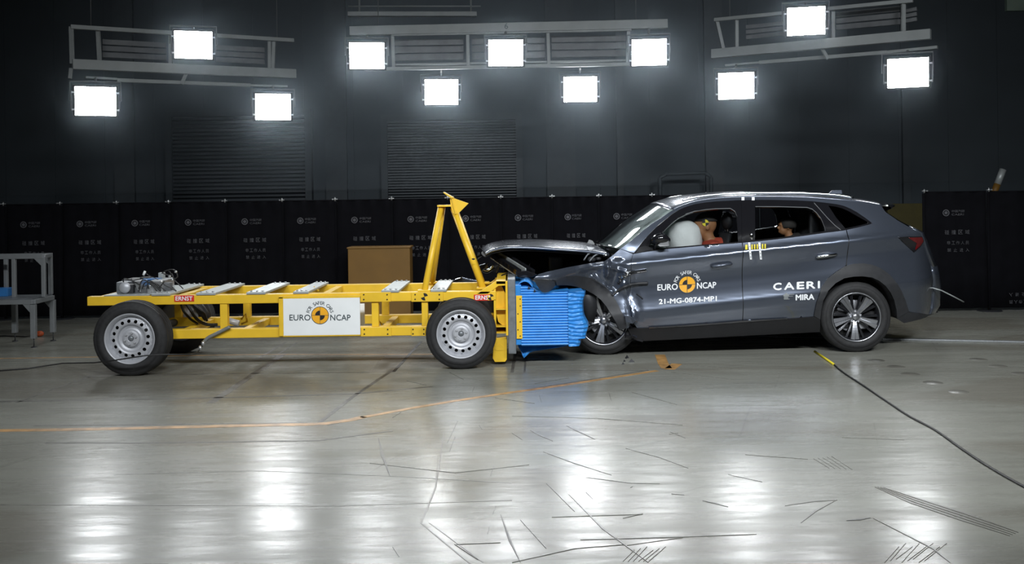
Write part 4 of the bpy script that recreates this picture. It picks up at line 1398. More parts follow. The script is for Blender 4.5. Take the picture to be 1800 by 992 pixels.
ARCH_R_OUT = [(1431, 556), (1435.5, 533), (1444, 506), (1455, 490), (1469, 479), (1485, 468.5), (1500, 464), (1517, 463), (1533, 465.5), (1549, 472), (1564, 483), (1576, 497), (1585, 512), (1592, 529), (1598, 548)]
ARCH_R_IN = [(1442, 562), (1443.5, 546), (1447, 529), (1456, 511), (1469, 498), (1484, 489.5), (1500, 486.5), (1517, 486), (1533, 488), (1546, 494), (1557, 503), (1566, 515), (1572, 528), (1576, 545), (1577, 560)]
ARCH_F_OUT = [(977, 493), (986, 488.5), (996, 486), (1012, 485), (1028, 487), (1042, 491.5), (1053, 498), (1065, 506.5), (1075, 517), (1083, 529), (1089, 541), (1095, 553), (1099, 563), (1102, 577)]
ARCH_F_IN = [(979, 502), (990, 501.5), (1002, 502), (1016, 505), (1030, 510), (1044, 517.5), (1056, 527), (1066, 539), (1075, 554), (1083, 567), (1089, 581)]

DLO_TOP = [(1114, 445), (1127, 428), (1141.6, 411), (1156, 397), (1170.6, 385.3), (1182, 376), (1194, 368.5), (1207, 363), (1221, 359), (1240, 356), (1258, 354.2), (1299, 352), (1330, 351.4), (1360, 351.5), (1400, 352.5), (1428, 354), (1449, 356.3), (1470, 359), (1483, 362), (1494, 366.5), (1506, 373), (1520, 382.5), (1534, 392.5)]
BELT = [(1114, 446.5), (1130, 443), (1160, 439), (1196, 435.8), (1232, 432.5), (1268, 429.7), (1304, 427), (1340, 423.5), (1379, 419), (1415, 414), (1450, 409), (1481, 405.2), (1508, 399.5), (1534, 393)]
ROOF_EDGE = [(1090, 437.5), (1109, 424), (1131, 404.5), (1150, 391), (1171, 377.5), (1182, 369.5), (1203, 360), (1221, 354.8), (1240, 351.3), (1258, 349), (1299, 346.5), (1360, 346), (1400, 346.8), (1428, 348), (1470, 351), (1500, 354), (1530, 358.5), (1550, 363)]
REAR = [(1550, 363), (1557, 373), (1578, 387.5), (1598, 399), (1619, 410.5), (1624, 424), (1629, 442), (1638, 470), (1640.5, 484), (1641, 510), (1638, 541), (1634, 553)]

# doors and side panels
panel('front_door', [[(1113, 447)] + BELT[1:7] + [(1304.2, 466), (1305, 520), (1304.6, 565), (1250, 570), (1180, 575), (1121, 577.5), (1112, 567), (1109, 545), (1108.5, 500), (1109.5, 460)]])
panel('rear_door', [[(1305.6, 426.8)] + BELT[7:12] + [(1487, 404.2), (1491.5, 421), (1488.5, 450), (1487, 466.5), (1469, 478), (1455, 489), (1444, 505), (1435.5, 533), (1431, 556.5), (1400, 559.5), (1350, 562.5), (1306, 565), (1306.3, 520), (1305.6, 466)]])
panel('rear_quarter', [[(1488.5, 404), (1508, 399.5), (1534, 393), (1520, 382.5), (1506, 373), (1494, 366.5), (1483, 362), (1470, 359), (1470, 351), (1500, 354), (1530, 358.5), (1550, 363)] + [(a - 0.5, b) for a, b in REAR[1:]] + [(1598, 548)] + ARCH_R_OUT[::-1][1:-9] + [(1488.5, 468), (1490, 450), (1493, 421)]])
panel('roof_side', [DLO_TOP[:18] + [(1470, 351)] + ROOF_EDGE[::-1][4:]])
FENDER = [(938, 490), (947, 482), (960, 478.5), (975, 475), (996, 470.5), (1017, 466.7), (1045, 462.2), (1062, 459.5), (1074, 452), (1090, 438), (1112.5, 446.5), (1108.8, 460), (1107.5, 500), (1108, 545), (1110, 566), (1104, 578)] + ARCH_F_OUT[::-1] + [(960, 491)]
panel('front_fender', [FENDER], both=False, res=0.018)
o = panel('fender_lip', [[(938, 490.5), (942, 499), (947, 507), (953, 514), (959, 515), (965, 513), (972, 507), (979, 500), (988, 494), (977, 493), (958, 491.5)]], 0.012, [M['plastic'], M['plastic']], both=False, res=0.025)
o['label'] = 'torn black plastic lip'
panel('arch_cladding', [ARCH_R_OUT + ARCH_R_IN[::-1]], -0.016, [M['plastic'], M['plastic']], 0.03)
panel('arch_cladding', [ARCH_F_OUT + ARCH_F_IN[::-1]], -0.016, [M['plastic'], M['plastic']], 0.03, 0.03, both=False)
SILL = [(1104, 579), (1121, 577.8), (1180, 575.3), (1250, 570.3), (1304, 565.4), (1350, 562.9), (1400, 560), (1431, 557), (1442, 562), (1441, 584), (1400, 586), (1350, 588.5), (1304, 591), (1220, 595.5), (1130, 600), (1112, 597)]
panel('sill_cladding', [SILL], -0.012, [M['sill'], M['plastic']], 0.03)
panel('sill_strip', [[(1141, 575.5), (1180, 573.6), (1250, 569), (1304, 564.3), (1340, 562.3), (1384, 560), (1384, 561.6), (1340, 564.6), (1304, 567), (1250, 571.2), (1180, 576), (1141, 578.2)]], -0.020, [M['gloss'], M['gloss']], 0.008, 0.03)
panel('rear_valance', [[(1597, 549), (1618, 551), (1634, 553.5), (1630, 557), (1610, 563.5), (1589, 568.5), (1577, 561), (1576, 548)]], -0.01, [M['plastic'], M['plastic']], 0.03)
# window band
FW = [(1138, 434.5), (1152, 420), (1167, 406), (1180, 393), (1192, 383.5), (1205, 377), (1221, 371.8), (1240, 369), (1258, 367.4), (1284, 367), (1292, 372), (1295, 381), (1297.5, 425.3), (1268, 427.7), (1232, 430.6), (1190, 434), (1163, 436.5)]
RW = [(1327, 363.5), (1370, 363.6), (1419, 365), (1428, 368), (1435, 374), (1443, 384), (1449.5, 400), (1449, 406.6), (1415, 411.8), (1379, 416.6), (1350, 420), (1327, 422.5)]
QW = [(1456, 361.5), (1470, 363.5), (1481, 366.5), (1492, 371.5), (1505, 379), (1528, 392), (1508, 397), (1486, 401.8), (1470, 383)]
panel('window_surround', [DLO_TOP + BELT[::-1], FW, RW, QW], 0.004, [M['gloss'], M['cabin']], 0.03, 0.04)
panel('side_window', [FW], 0.020, [M['sideglass']], 0.004, 0.06)
panel('side_window', [RW], 0.020, [M['sideglass']], 0.004, 0.06)
panel('side_window', [QW], 0.016, [M['tint']], 0.004, 0.06)
def band(line, w): return list(line) + [(a, b + w) for a, b in line[::-1]]
panel('belt_strip', [band([(1160, 437.2), (1196, 434), (1232, 430.8), (1268, 428), (1304, 425.3), (1340, 422), (1379, 417.6), (1415, 412.8), (1450, 407.8), (1481, 404), (1508, 398.3), (1531, 392.2)], 1.5)], -0.006, [M['gloss'], M['gloss']], 0.012, 0.05)
panel('window_trim', [band([(1328, 362.8), (1370, 362.9), (1419, 364.2), (1428, 367.2), (1435, 373.2), (1443, 383.2), (1449.5, 399.2), (1451, 405.5)], 1.1)], -0.002, [M['rackdark'], M['rackdark']], 0.006, 0.05)
panel('window_trim', [band([(1431, 356), (1440, 366), (1455, 383), (1468, 396), (1479, 404.5)], 1.4)], -0.002, [M['rackdark'], M['rackdark']], 0.006, 0.05)
panel('window_trim', [band([(1205, 376), (1221, 371), (1240, 368.1), (1258, 366.5), (1284, 366), (1292, 371.2), (1295.5, 380)], 1.1)], -0.002, [M['rackdark'], M['rackdark']], 0.006, 0.05)
panel('pillar_cover', [[(1303, 352.5), (1325, 352), (1326, 424), (1304, 427)]], -0.003, [M['gloss'], M['cabin']], 0.008, 0.05)
# handles
for a, b, y0, y1 in ((1250, 1287, 469.3, 464.3), (1434.5, 1471.5, 452.5, 447.2)):
    r0, r1 = S(a, y0, -0.03), S(b, y1, -0.03)
    pts = [S(a, y0, 0.0), S(a + 2, y0, -0.024), r0.lerp(r1, 0.1), r0.lerp(r1, 0.5) + Vector((0, -0.008, 0)), r0.lerp(r1, 0.9), S(b - 2, y1, -0.024), S(b, y1, 0.0)]
    MB().tube([p + Vector((0, 0, -0.0)) for p in pts], [0.008, 0.012, 0.015, 0.016, 0.015, 0.012, 0.008], 10).build('door_handle', M['chrome'] if a > 1400 else M['paint'], car)
    k = MB(); p = S(a + 4, y0 - 0.4, -0.004); k.lathe([(0, 0), (0.012, 0), (0.014, 0.01)], p, 16); k.build('door_lock', M['plastic'], car)
# shut lines as recessed rubber seals behind the panel gaps
for nm, pts in (('door_seal', [(1305, 428), (1305, 466), (1305.7, 520), (1305.3, 566)]), ('door_seal', [(1492.4, 421), (1489.5, 450), (1487.8, 468)]), ('door_seal', [(1109, 460), (1108, 500), (1108.5, 545)])):
    MB().tube([S(a, b, 0.016) for a, b in smooth_loop(pts, 5)], 0.012, 6).build(nm, M['black'], car)


# roof, windscreen, rear
def mirror(p): return Vector((p.x, 2 * YC - p.y, p.z))


def cross(pn, n, crown, bow):
    pf = mirror(pn)
    row = []
    for k in range(n + 1):
        t_ = k / n
        q = pn.lerp(pf, t_)
        s = 1 - abs(2 * t_ - 1) ** 2.4
        row.append(q + Vector((bow * s, 0, crown * s)))
    return row


ROOF_FINE = smooth_loop(ROOF_EDGE, 4)
roof_pts = [S(*p) for p in ROOF_FINE]
for _ in range(6):
    roof_pts = [roof_pts[0]] + [(a + b * 2 + c) / 4 for a, b, c in zip(roof_pts, roof_pts[1:], roof_pts[2:])] + [roof_pts[-1]]
NR = 24
rows = []
for i, p in enumerate(roof_pts[20:]):
    f = i / (len(roof_pts) - 21)
    rows.append(cross(p, NR, 0.055 - 0.015 * f, -0.10 * max(0, 1 - f * 3.5) + 0.10 * max(0, f - 0.6) / 0.4))
rb = MB().grid(rows); rb.build('roof', M['paint'], car, 0, 0.02)
# spoiler
tail = rows[-1]
tip = [p + Vector((0.16 * (1 if 2 < i < NR - 2 else 0.75), 0, -0.012)) + Vector((0, (0.06 if i == 0 else (-0.06 if i == NR else 0)), 0)) for i, p in enumerate(tail)]
low = [p + Vector((0.02, 0, -0.055)) for p in tail]
sp = MB().grid([tail, [a.lerp(b, 0.5) + Vector((0, 0, 0.010)) for a, b in zip(tail, tip)], tip, [p + Vector((-0.01, 0, -0.018)) for p in tip], low])
sp.build('rear_spoiler', M['gloss'], car)
# windscreen
wrows = []
npil = 21
for i in range(npil):
    p = roof_pts[i]
    f = i / (npil - 1)
    wrows.append(cross(p, NR, 0.055 * f + 0.015 * (1 - f), -0.17 + 0.07 * f))
ws = MB().grid(wrows); ws.build('windscreen', M['windscreen'], car, 0, 0.006)
hd = [r.copy() for r in wrows[-1]]
# rear glass, tailgate, bumper
rp = [S(a - 0.5, b) for a, b in REAR]
bows = [0.10, 0.14, 0.16, 0.18, 0.20, 0.20, 0.20, 0.20, 0.21, 0.21, 0.20, 0.19]
rrows = [cross(p, NR, 0.0, b) for p, b in zip(rp, bows)]
MB().grid(rrows[0:4]).build('rear_window', M['tint'], car, 0, 0.006)
MB().grid(rrows[3:8]).build('tailgate', M['paint'], car, 0, 0.015)
MB().grid(rrows[7:12]).build('rear_bumper', M['paint'], car, 0, 0.015)
lowr = [p + Vector((-0.10, 0, -0.035)) for p in rrows[11]]
MB().grid([rrows[11], [p + Vector((-0.05, 0, -0.02)) for p in rrows[11]], lowr, [p + Vector((-0.35, 0, 0.06)) for p in lowr]]).build('rear_diffuser', M['plastic'], car, 0, 0.01)
# tail lamps
TL = [(1580, 417.5), (1600, 416), (1621, 416), (1624.5, 424), (1619, 433), (1607, 443.5), (1598, 435), (1588, 426)]
tl = panel('tail_lamp', [TL], -0.012, [M['gloss'], M['gloss']], 0.02, 0.03)
panel('tail_lens', [[(1597, 418), (1621, 417.2), (1623.5, 424), (1618, 432), (1609, 440), (1612, 428), (1604, 423)]], -0.016, [M['tail'], M['tail']], 0.004, 0.03, tl, False)['label'] = 'dark red lens'
# roof rails
for s in (0, 1):
    rl = [S(a, b, 0.045) + Vector((0, 0, 0.012)) for a, b in smooth_loop([(1200, 355), (1210, 351.5), (1236, 346.8), (1272, 343.8), (1320, 342), (1390, 341.5), (1440, 343), (1478, 346), (1500, 350.5)], 3)]
    if s: rl = [mirror(p) for p in rl]
    MB().tube(rl, 0.013, 10).build('roof_rail', M['chrome'], car)
# fin antenna
a = P(1455, 341, YC); b = P(1480, 341, YC)
MB().prism([a + Vector((0, -0.02, 0)), b + Vector((0, -0.02, 0)), P(1479, 334, YC) + Vector((0, -0.015, 0)), P(1464, 334.5, YC) + Vector((0, -0.015, 0))], (0, 0.035, 0)).build('roof_antenna', M['paint'], car, 0.004)

# ---- cabin
fl = MB().box(0.95, 3.7, DN + 0.16, 2 * YC - DN - 0.16, 0.24, 0.40); fl.build('floor_pan', M['cabin'], car)
MB().box(1.0, 1.04, DN + 0.2, 2 * YC - DN - 0.2, 0.35, 1.00).build('firewall', M['cabin'], car)
MB().prism([(1.04, DN + 0.2, 0.95), (1.35, DN + 0.2, 1.06), (1.60, DN + 0.2, 1.04), (1.62, DN + 0.2, 0.85), (1.3, DN + 0.2, 0.6), (1.04, DN + 0.2, 0.6)], (0, 2 * (YC - DN) - 0.4, 0)).build('dashboard', M['cabin'], car, 0.03)


def seat(x, y, zc, label=None):
    st_ = MB()
    for k, (dx, z, w, th) in enumerate(((0.0, 0, .22, .07), (0.03, .2, .25, .07), (0.07, .42, .24, .06), (0.11, .60, .19, .05))):
        pass
    prof_ = [(0.0, 0.0, 0.21), (0.04, 0.22, 0.25), (0.10, 0.45, 0.24), (0.15, 0.62, 0.18)]
    rows_ = []
    for dx, z, w in prof_:
        rows_.append([Vector((x + dx + 0.05 * math.cos(a), y + w * math.sin(a), zc + z)) for a in [2 * PI * k / 20 for k in range(21)]])
    st_.grid(rows_); st_.add(rows_[-1][:-1], [tuple(range(20))])
    o_ = st_.build('seat', M['seat'], car)
    MB().prism([(x - 0.48, y - 0.24, zc - 0.10), (x + 0.02, y - 0.24, zc - 0.12), (x + 0.03, y - 0.24, zc + 0.05), (x - 0.48, y - 0.24, zc + 0.06)], (0, 0.48, 0)).build('cushion', M['seat'], o_, 0.03)
    hr = MB().ball((x + 0.16, y, zc + 0.74), 0.055, 0.135, 0.095, 20); hr.build('headrest', M['seat'], o_)
    for s in (-1, 1): MB().tube([(x + 0.15, y + s * 0.06, zc + 0.6), (x + 0.16, y + s * 0.06, zc + 0.72)], 0.008, 6).build('headrest_post', M['chrome'], o_)


hp = P(1278, 389, 10.22)
seat(hp.x - 0.16, 10.22, hp.z - 0.74)
seat(hp.x - 0.16, 11.12, hp.z - 0.74)
hp2 = P(1432, 396, 10.2)
for yy in (10.2, 10.67, 11.14): seat(hp2.x + 0.05, yy, hp2.z - 0.72)
sw = MB()
cw = P(1196, 432, 10.22)
ring = [cw + Vector((0.07 * math.sin(a) * 1.0, 0.18 * math.cos(a), 0.16 * math.sin(a))) for a in [2 * PI * k / 28 for k in range(29)]]
sw.tube(ring, 0.015, 8, caps=False); sw.tube([cw, cw + Vector((-0.3, 0, -0.12))], 0.03, 8); sw.build('steering_wheel', M['cabin'], car)
# deployed airbags
ab = MB()
def airbag(c, rx, ry, rz, sd, name):
    rows_ = []
    for i in range(19):
        th = PI * i / 18
        row = []
        for k in range(33):
            ph = 2 * PI * k / 32
            v = Vector((math.sin(th) * math.cos(ph), math.sin(th) * math.sin(ph), math.cos(th)))
            r_ = 1 + 0.05 * noise.noise(v * 2.3 + Vector((sd, 0, 0))) + 0.015 * noise.noise(v * 7 + Vector((sd, 3, 0)))
            e_ = lambda q, p_: math.copysign(abs(q) ** p_, q)
            row.append(Vector(c) + Vector((rx * e_(v.x, 0.8) * r_, ry * e_(v.y, 0.9) * r_, rz * e_(v.z, 0.85) * r_)))
        rows_.append(row)
    return MB().grid(rows_).build(name, M['airbag'], car)
c1 = P(1201, 420, 10.2)
airbag(c1 + Vector((0.0, 0, -0.02)), 0.182, 0.27, 0.220, 1.0, 'airbag')
c2 = P(1180, 424, 10.40)
airbag(c2, 0.15, 0.20, 0.16, 4.0, 'airbag')

# ---- underhood, nose, bonnet
BON_N = [(853, 445, 9.9), (862, 440, 9.92), (872, 436.8, 9.94), (895, 433, 9.95), (937, 433.6, 9.96), (987, 437, 9.95), (1037, 441.3, 9.9), (1072, 447, 9.86)]
BON_F = [(846.5, 437), (853, 432.5), (862, 429.3), (884, 425.8), (930, 422), (978, 423.5), (1030, 427.6), (1058, 431.5)]
nearp = [P(*p) for p in BON_N]
nb = smooth_loop([(p.x, p.z) for p in nearp], 4)
fb_ = smooth_loop([(P(a, b, 10.67).x, P(a, b, 10.67).z) for a, b in BON_F], 4)
brow = []
ny = 20
for k in range(-1, ny + 1):
    t_ = 0.0 if k < 0 else (0.014 if k == 0 else k / ny)
    row = []
    for (xa, za), (xm, zm) in zip(nb, fb_):
        s = math.sin(PI * t_) ** 0.9
        y = 9.93 + (2 * YC - 2 * 9.93) * t_
        row.append(Vector((xa + (xm - xa) * s, y, za + (zm - za) * s)))
    brow.append(row)
flange = [p + Vector((0, -0.010, -0.022)) for p in brow[0]]
inner = [p + Vector((0, 0.03, -0.030)) for p in brow[0]]
bon = MB().grid([inner, flange, [p + Vector((0, -0.012, -0.010)) for p in brow[0]]] + brow)
BN = bon.build('bonnet', M['paint'], car, 0, 0.008)
BN['label'] = 'buckled dark grey bonnet'
# inner frame under the bonnet
il = [p + Vector((0, 0.10, -0.05)) for p in brow[2]]
MB().grid([[p + Vector((0, 0.0, -0.045)) for p in brow[j]] for j in range(1, ny, 2)]).build('bonnet_liner', M['cabin'], BN, 0, 0.006)
# far fender and inner wing seen through the bay, curved lower edge
ba = [P(px, py, 11.2) for px, py in smooth_loop([(885, 438), (905, 452), (930, 462), (961, 468.5), (993, 470.5), (1030, 468), (1062, 458)], 4)]
MB().grid([[Vector((p.x, 11.2, max(p.z + 0.02, P(950, 436, 11.2).z))) for p in ba], ba, [p + Vector((0, -0.25, -0.06)) for p in ba], [p + Vector((0, -0.3, -0.35)) for p in ba]]).build('inner_wing', M['plastic'], car, 0, 0.01)
MB().grid([[Vector((x_, 2 * YC - Dfar(max(x_, 0.6), 0.95), z_)) for x_ in (0.35, 0.6, 0.9, 1.2)] for z_ in (0.5, 0.75, 0.97)]).build('front_fender', M['paint'], car, 0, 0.01)
# engine and suspension parts
MB().box(0.62, 0.98, 10.45, 11.0, 0.42, 0.88).build('motor_cover', M['plastic'], car, 0.05)
MB().box(P(965, 455, 10.9).x, P(990, 455, 10.9).x, 10.9, 11.1, 0.6, P(975, 452, 10.9).z).build('battery_box', M['rackdark'], car, 0.02)
for (px, py, r_) in ((1046, 450, 0.035), (1040, 456, 0.045), (1052, 455, 0.03)):
    MB().ball(P(px, py, 9.98), r_, r_ * 0.8, r_ * 0.7, 12).build('hinge_cover', M['plastic'], car)
for pts in ([(1026, 458), (1034, 447), (1045, 443)], [(1036, 460), (1048, 448), (1068, 447)], [(1032, 446), (1037, 441), (1040, 444)]):
    MB().tube([P(a, b, 9.93) for a, b in smooth_loop(pts, 4)], 0.009, 6).build('bonnet_hinge', M['lead'], car)
MB().ball(P(1064.5, 449.5, 9.86), 0.024, 0.02, 0.018, 12).build('wiper_pivot', M['chrome'], car)
MB().prism([P(a, b, 10.3) for a, b in ((1033, 428), (1036, 422), (1042, 424), (1046, 430))], (0, 0.06, 0)).build('wiper_arm', M['foil'], car)
MB().tube([P(1046, 430, 10.2), P(1075, 434, 10.3)], 0.012, 6).build('wiper_arm', M['gloss'], car)
# crushed light bar, folded up diagonally
lb = [((865, 446.5), (911, 476.5), (944, 483.5), (880, 446)), ]
la = P(866, 447, 10.3); lb_ = P(913, 479, 9.75)
for k, (o1, o2, w_, m_) in enumerate((((866, 448), (912, 479), 0.055, 'gloss'), ((872, 444.5), (924, 477), 0.016, 'galv'), ((880, 444), (938, 479.5), 0.035, 'gloss'), ((863, 449.5), (909, 481.5), 0.016, 'galv'))):
    MB().bar(P(o1[0], o1[1], 10.35), P(o2[0], o2[1], 9.72), w_, 0.06).build('light_bar', M[m_], car, 0.006)
MB().prism([P(a, b, 9.66) for a, b in ((905, 478), (926, 476), (945, 483), (936, 488), (912, 489))], (0, 0.16, 0)).build('head_lamp', M['gloss'], car, 0.008)
for (px, py, d_, s_) in ((860, 466, 10.2, 0.06), (875, 474, 10.0, 0.07), (888, 482, 9.9, 0.06), (870, 486, 10.2, 0.08), (852, 472, 10.5, 0.08), (898, 470, 10.1, 0.07), (845, 455, 10.7, 0.06), (918, 466, 10.3, 0.06), (935, 470, 10.2, 0.07), (1108, 578, 9.68, 0.045), (1116, 588, 9.70, 0.05), (1104, 590, 9.70, 0.04), (1124, 596, 9.72, 0.04), (1110, 598, 9.75, 0.04)):
    s2 = MB()
    cpt = P(px, py, d_)
    q = [cpt + Vector((s_ * random.uniform(-1, 1), 0.05 * random.uniform(-1, 1), s_ * 0.7 * random.uniform(-1, 1))) for _ in range(4)]
    s2.add(q + [v + Vector((0.01, 0.03, 0.012)) for v in q], [(0, 1, 2), (0, 2, 3), (4, 6, 5), (4, 7, 6), (0, 4, 5, 1), (1, 5, 6, 2), (2, 6, 7, 3), (3, 7, 4, 0)])
    s2.build('broken_trim', M['gloss'], car)
for pts, m_ in (([(843, 468), (852, 476), (862, 474), (868, 466)], 'chrome'), ([(845, 474), (856, 478), (866, 472)], 'gloss'), ([(864, 474), (876, 466), (888, 470)], 'gloss')):
    MB().tube([P(a, b, 10.75) for a, b in smooth_loop(pts, 4)], 0.018, 8).build('head_lamp', M[m_], car)
# far corner of the bumper pushed up behind the mast
bp_ = [P(a, b, 11.1) for a, b in ((784, 500), (800, 491), (812, 487.5), (826, 491), (846, 495), (846, 512), (800, 512))]
MB().prism(bp_, (0, 0.06, 0)).build('front_bumper', M['paint'], car, 0.01)
MB().prism([P(a, b, 11.05) for a, b in ((784, 500), (812, 487.5), (812, 492), (790, 501))], (0, 0.03, 0)).build('bumper_edge', M['gloss'], car)
MB().box(P(905, 500, 10.5).x + 0.05, 0.6, 10.42, 11.3, 0.40, 0.72).build('crash_beam', M['plastic'], car, 0.03)
# debris piece of the door seam: loose arch strip and torn flap
MB().tube([S(a, b, -0.02) for a, b in smooth_loop([(1076, 520), (1086, 511), (1098, 504.5), (1110, 500.5), (1124, 498.5), (1139, 498)], 4)], [0.011] * 5 + [0.016] * 16, 8).build('loose_strip', M['plastic'], car)['label'] = 'loose black arch strip'
MB().prism([S(a, b, -0.06) for a, b in ((1098, 554), (1108, 556), (1118, 564), (1112, 570), (1100, 566))], (0, 0.03, 0)).build('torn_flap', M['paint'], car, 0.004)
MB().tube([S(a, b, -0.006) for a, b in ((1119, 517), (1124, 520), (1130, 526))], 0.006, 6).build('paint_scrape', M['plastic'], car)
sh_ = MB()
rs_ = random.Random(11)
for q in range(13):
    f = q / 12
    px, py = 1086 + 20 * f + rs_.uniform(-2, 2), 498 - 19 * f ** 0.7 + rs_.uniform(-2, 2)
    p0 = S(px, py, -0.012)
    tri = [p0 + Vector((rs_.uniform(-0.022, 0.022), rs_.uniform(-0.012, 0.006), rs_.uniform(-0.018, 0.018))) for _ in range(4)]
    sh_.add(tri, [(0, 1, 2), (0, 2, 3), (0, 3, 1), (1, 3, 2)])
for a, b in (((1106, 479), (1120, 476.2)), ((1120, 476.4), (1136, 474))):
    sh_.bar(S(a[0], a[1], -0.008), S(b[0], b[1], -0.006), 0.012, 0.012)
sh_.build('fender_trim', M['chrome'], car)['label'] = 'shattered chrome trim'
bb = [S(a, b, -0.004) for a, b in smooth_loop([(1088, 500), (1096, 489), (1110, 482), (1130, 478), (1136, 477)], 4)]
MB().tube(bb, 0.006, 8).build('fender_trim', M['gloss'], car)
# wheel arch tunnels and liners
for arch, back, nm in ((ARCH_R_IN, 10.25, 'wheel_arch_liner'), (ARCH_F_IN, 10.25, 'wheel_arch_liner')):
    a_ = [S(x_, y_, 0.02) for x_, y_ in arch]
    MB().grid([a_, [Vector((p.x, back, p.z)) for p in a_]]).build(nm, M['cabin'], car, 0, 0.006)
    lo = min(p.x for p in a_); hi = max(p.x for p in a_); zt_ = max(p.z for p in a_)
    if arch is ARCH_R_IN:
        MB().box(lo, hi, back, back + 0.02, 0.22, zt_).build(nm, M['cabin'], car)
    else:
        MB().box(0.45, hi, back, back + 0.02, 0.2, zt_).build(nm, M['cabin'], car)
lin = [[P(a, b, d_) for a, b, d_ in r_] for r_ in ([(1018, 506, 9.80), (1034, 507, 9.78), (1047, 517, 9.80)], [(1018, 530, 9.82), (1036, 532, 9.79), (1050, 541, 9.82)], [(1018, 556, 9.84), (1034, 564, 9.81), (1044, 568, 9.84)])]
MB().grid(lin).build('wheel_arch_liner', M['plastic'], car, 0, 0.008)['label'] = 'crumpled liner flap'


# alloy wheels
def alloy(parent, c, R, turn, yawdeg=0.0):
    c = Vector(c)
    rr = 0.243
    rot = Matrix.Translation(c) @ Matrix.Rotation(math.radians(yawdeg), 4, 'Z') @ Matrix.Translation(-c)

    def fin(mb): mb.v = [rot @ p for p in mb.v]; return mb
    ty = fin(tyre_mesh(c, R, rr, 0.235, 4)).build('wheel', M['rubber'], parent)
    mb = MB(); mb.lathe([(rr - 0.01, 0.05), (rr + 0.001, 0.014), (rr + 0.004, 0.006), (rr - 0.002, 0.002), (rr - 0.009, 0.008)], c, 96); fin(mb).build('rim_edge', M['alloy'], ty)
    mb = MB(); mb.lathe([(rr - 0.009, 0.008), (rr - 0.02, 0.022), (rr - 0.026, 0.05), (rr - 0.03, 0.16)], c, 64); fin(mb).build('rim', M['darkalloy'], ty)
    mb = MB(); mb.lathe([(0, 0.13), (0.15, 0.13), (0.165, 0.132), (0.165, 0.15), (0, 0.15)], c, 48); fin(mb).build('brake_disc', M['steel'], ty)
    mb = MB(); mb.lathe([(0.1, 0.17), (rr - 0.02, 0.17)], c, 48); fin(mb).build('inner_barrel', M['black'], ty)
    cal = MB(); cal.box(c.x + 0.05, c.x + 0.15, c.y + 0.09, c.y + 0.16, c.z - 0.13, c.z - 0.05); fin(cal).build('brake_caliper', M['steel'], ty, 0.01)

    def spoke(a, w0, w1, lean, dep, m_, nm):
        rows_ = []
        ca, sa = math.cos(a), math.sin(a)
        for i in range(9):
            f = i / 8
            r_ = 0.035 + (rr - 0.012 - 0.035) * f
            w = w0 + (w1 - w0) * f ** 1.4
            side = lean * math.sin(f * PI * 0.5)
            y0 = dep + 0.030 * (1 - f) ** 2 + 0.004
            prof_ = [(-w, y0 + 0.035), (-w, y0 + 0.004), (-w * 0.15, y0), (w * 0.05, y0 + 0.012), (w * 0.8, y0 + 0.008), (w, y0 + 0.035)]
            rows_.append([c + Vector((r_ * ca - (q + side) * sa, y, r_ * sa + (q + side) * ca)) for q, y in prof_])
        s_ = MB().grid(rows_, False)
        fin(s_).build(nm, m_, ty)
    for k in range(5):
        a = turn + 2 * PI * k / 5
        spoke(a, 0.020, 0.050, 0.0, 0.012, M['alloy'], 'spoke')
        spoke(a + 0.40, 0.008, 0.014, 0.0, 0.026, M['darkalloy'], 'dark_spoke')
        spoke(a - 0.40, 0.008, 0.014, 0.0, 0.026, M['darkalloy'], 'dark_spoke')
        p = c + Vector((0.055 * math.cos(a + 0.63), 0.042, 0.055 * math.sin(a + 0.63)))
        nb_ = MB(); nb_.tube([p, p + Vector((0, 0.03, 0))], 0.010, 6); fin(nb_).build('wheel_nut', M['steel'], ty)
    hb = MB(); hb.lathe([(0, 0.020), (0.025, 0.022), (0.034, 0.030), (0.036, 0.05), (0.075, 0.055), (0.08, 0.08)], c, 32); fin(hb).build('hub_cap', M['alloy'], ty)
    return ty


cr_ = P(1506, 562, DN + 0.06); cr_.z = 0.352
alloy(car, cr_, 0.352, math.radians(-92))
cf_ = P(1061, 567, DN + 0.12); cf_.z = 0.345
alloy(car, cf_, 0.345, math.radians(-100), -7)
for c0 in (cr_, cf_):
    f = Vector((c0.x, 11.4, c0.z))
    ty = tyre_mesh(f, c0.z, 0.24, 0.22).build('wheel', M['rubber'], car)
    k_ = MB(); k_.lathe([(0.0, 0.06), (0.24, 0.06), (0.24, 0.07), (0, 0.1)], f, 32); k_.build('rim', M['darkalloy'], ty)
MB().box(1.1, 3.55, DN + 0.22, 2 * YC - DN - 0.22, 0.19, 0.26).build('underbody', M['cabin'], car)
# tow strap or tape fluttering off the tail
MB().tube([P(1638, 506, 10.2), P(1655, 511, 10.2), P(1675, 521, 10.25), P(1694, 531, 10.3)], 0.007, 6).build('trailing_wire', M['galv'], car)
# wing mirror knocked loose
mc = S(1155, 421, -0.11)
mm_ = MB()
rowsm = []
for i in range(9):
    f = i / 8
    r_ = 0.075 * math.sin(PI * min(0.98, max(0.06, f * 0.9 + 0.06))) ** 0.6
    cx_ = mc + Vector((-0.06 + 0.19 * f, 0.01, -0.012 + 0.02 * math.sin(f * PI) + 0.005 * f))
    rowsm.append([cx_ + Vector((0, 1.2 * r_ * math.cos(a), r_ * 0.75 * math.sin(a))) for a in [2 * PI * k / 16 for k in range(17)]])
mm_.grid(rowsm)
mr = mm_.build('wing_mirror', M['gloss'], car)
MB().prism([S(a, b, -0.14) for a, b in ((1155, 431), (1163, 425), (1176, 422), (1177, 433), (1160, 434))], (0, 0.05, 0)).build('mirror_glass', M['chrome'], mr, 0.004)
MB().tube([S(1150, 438, 0.0), S(1153, 430, -0.06), mc], 0.018, 8).build('mirror_arm', M['gloss'], mr)
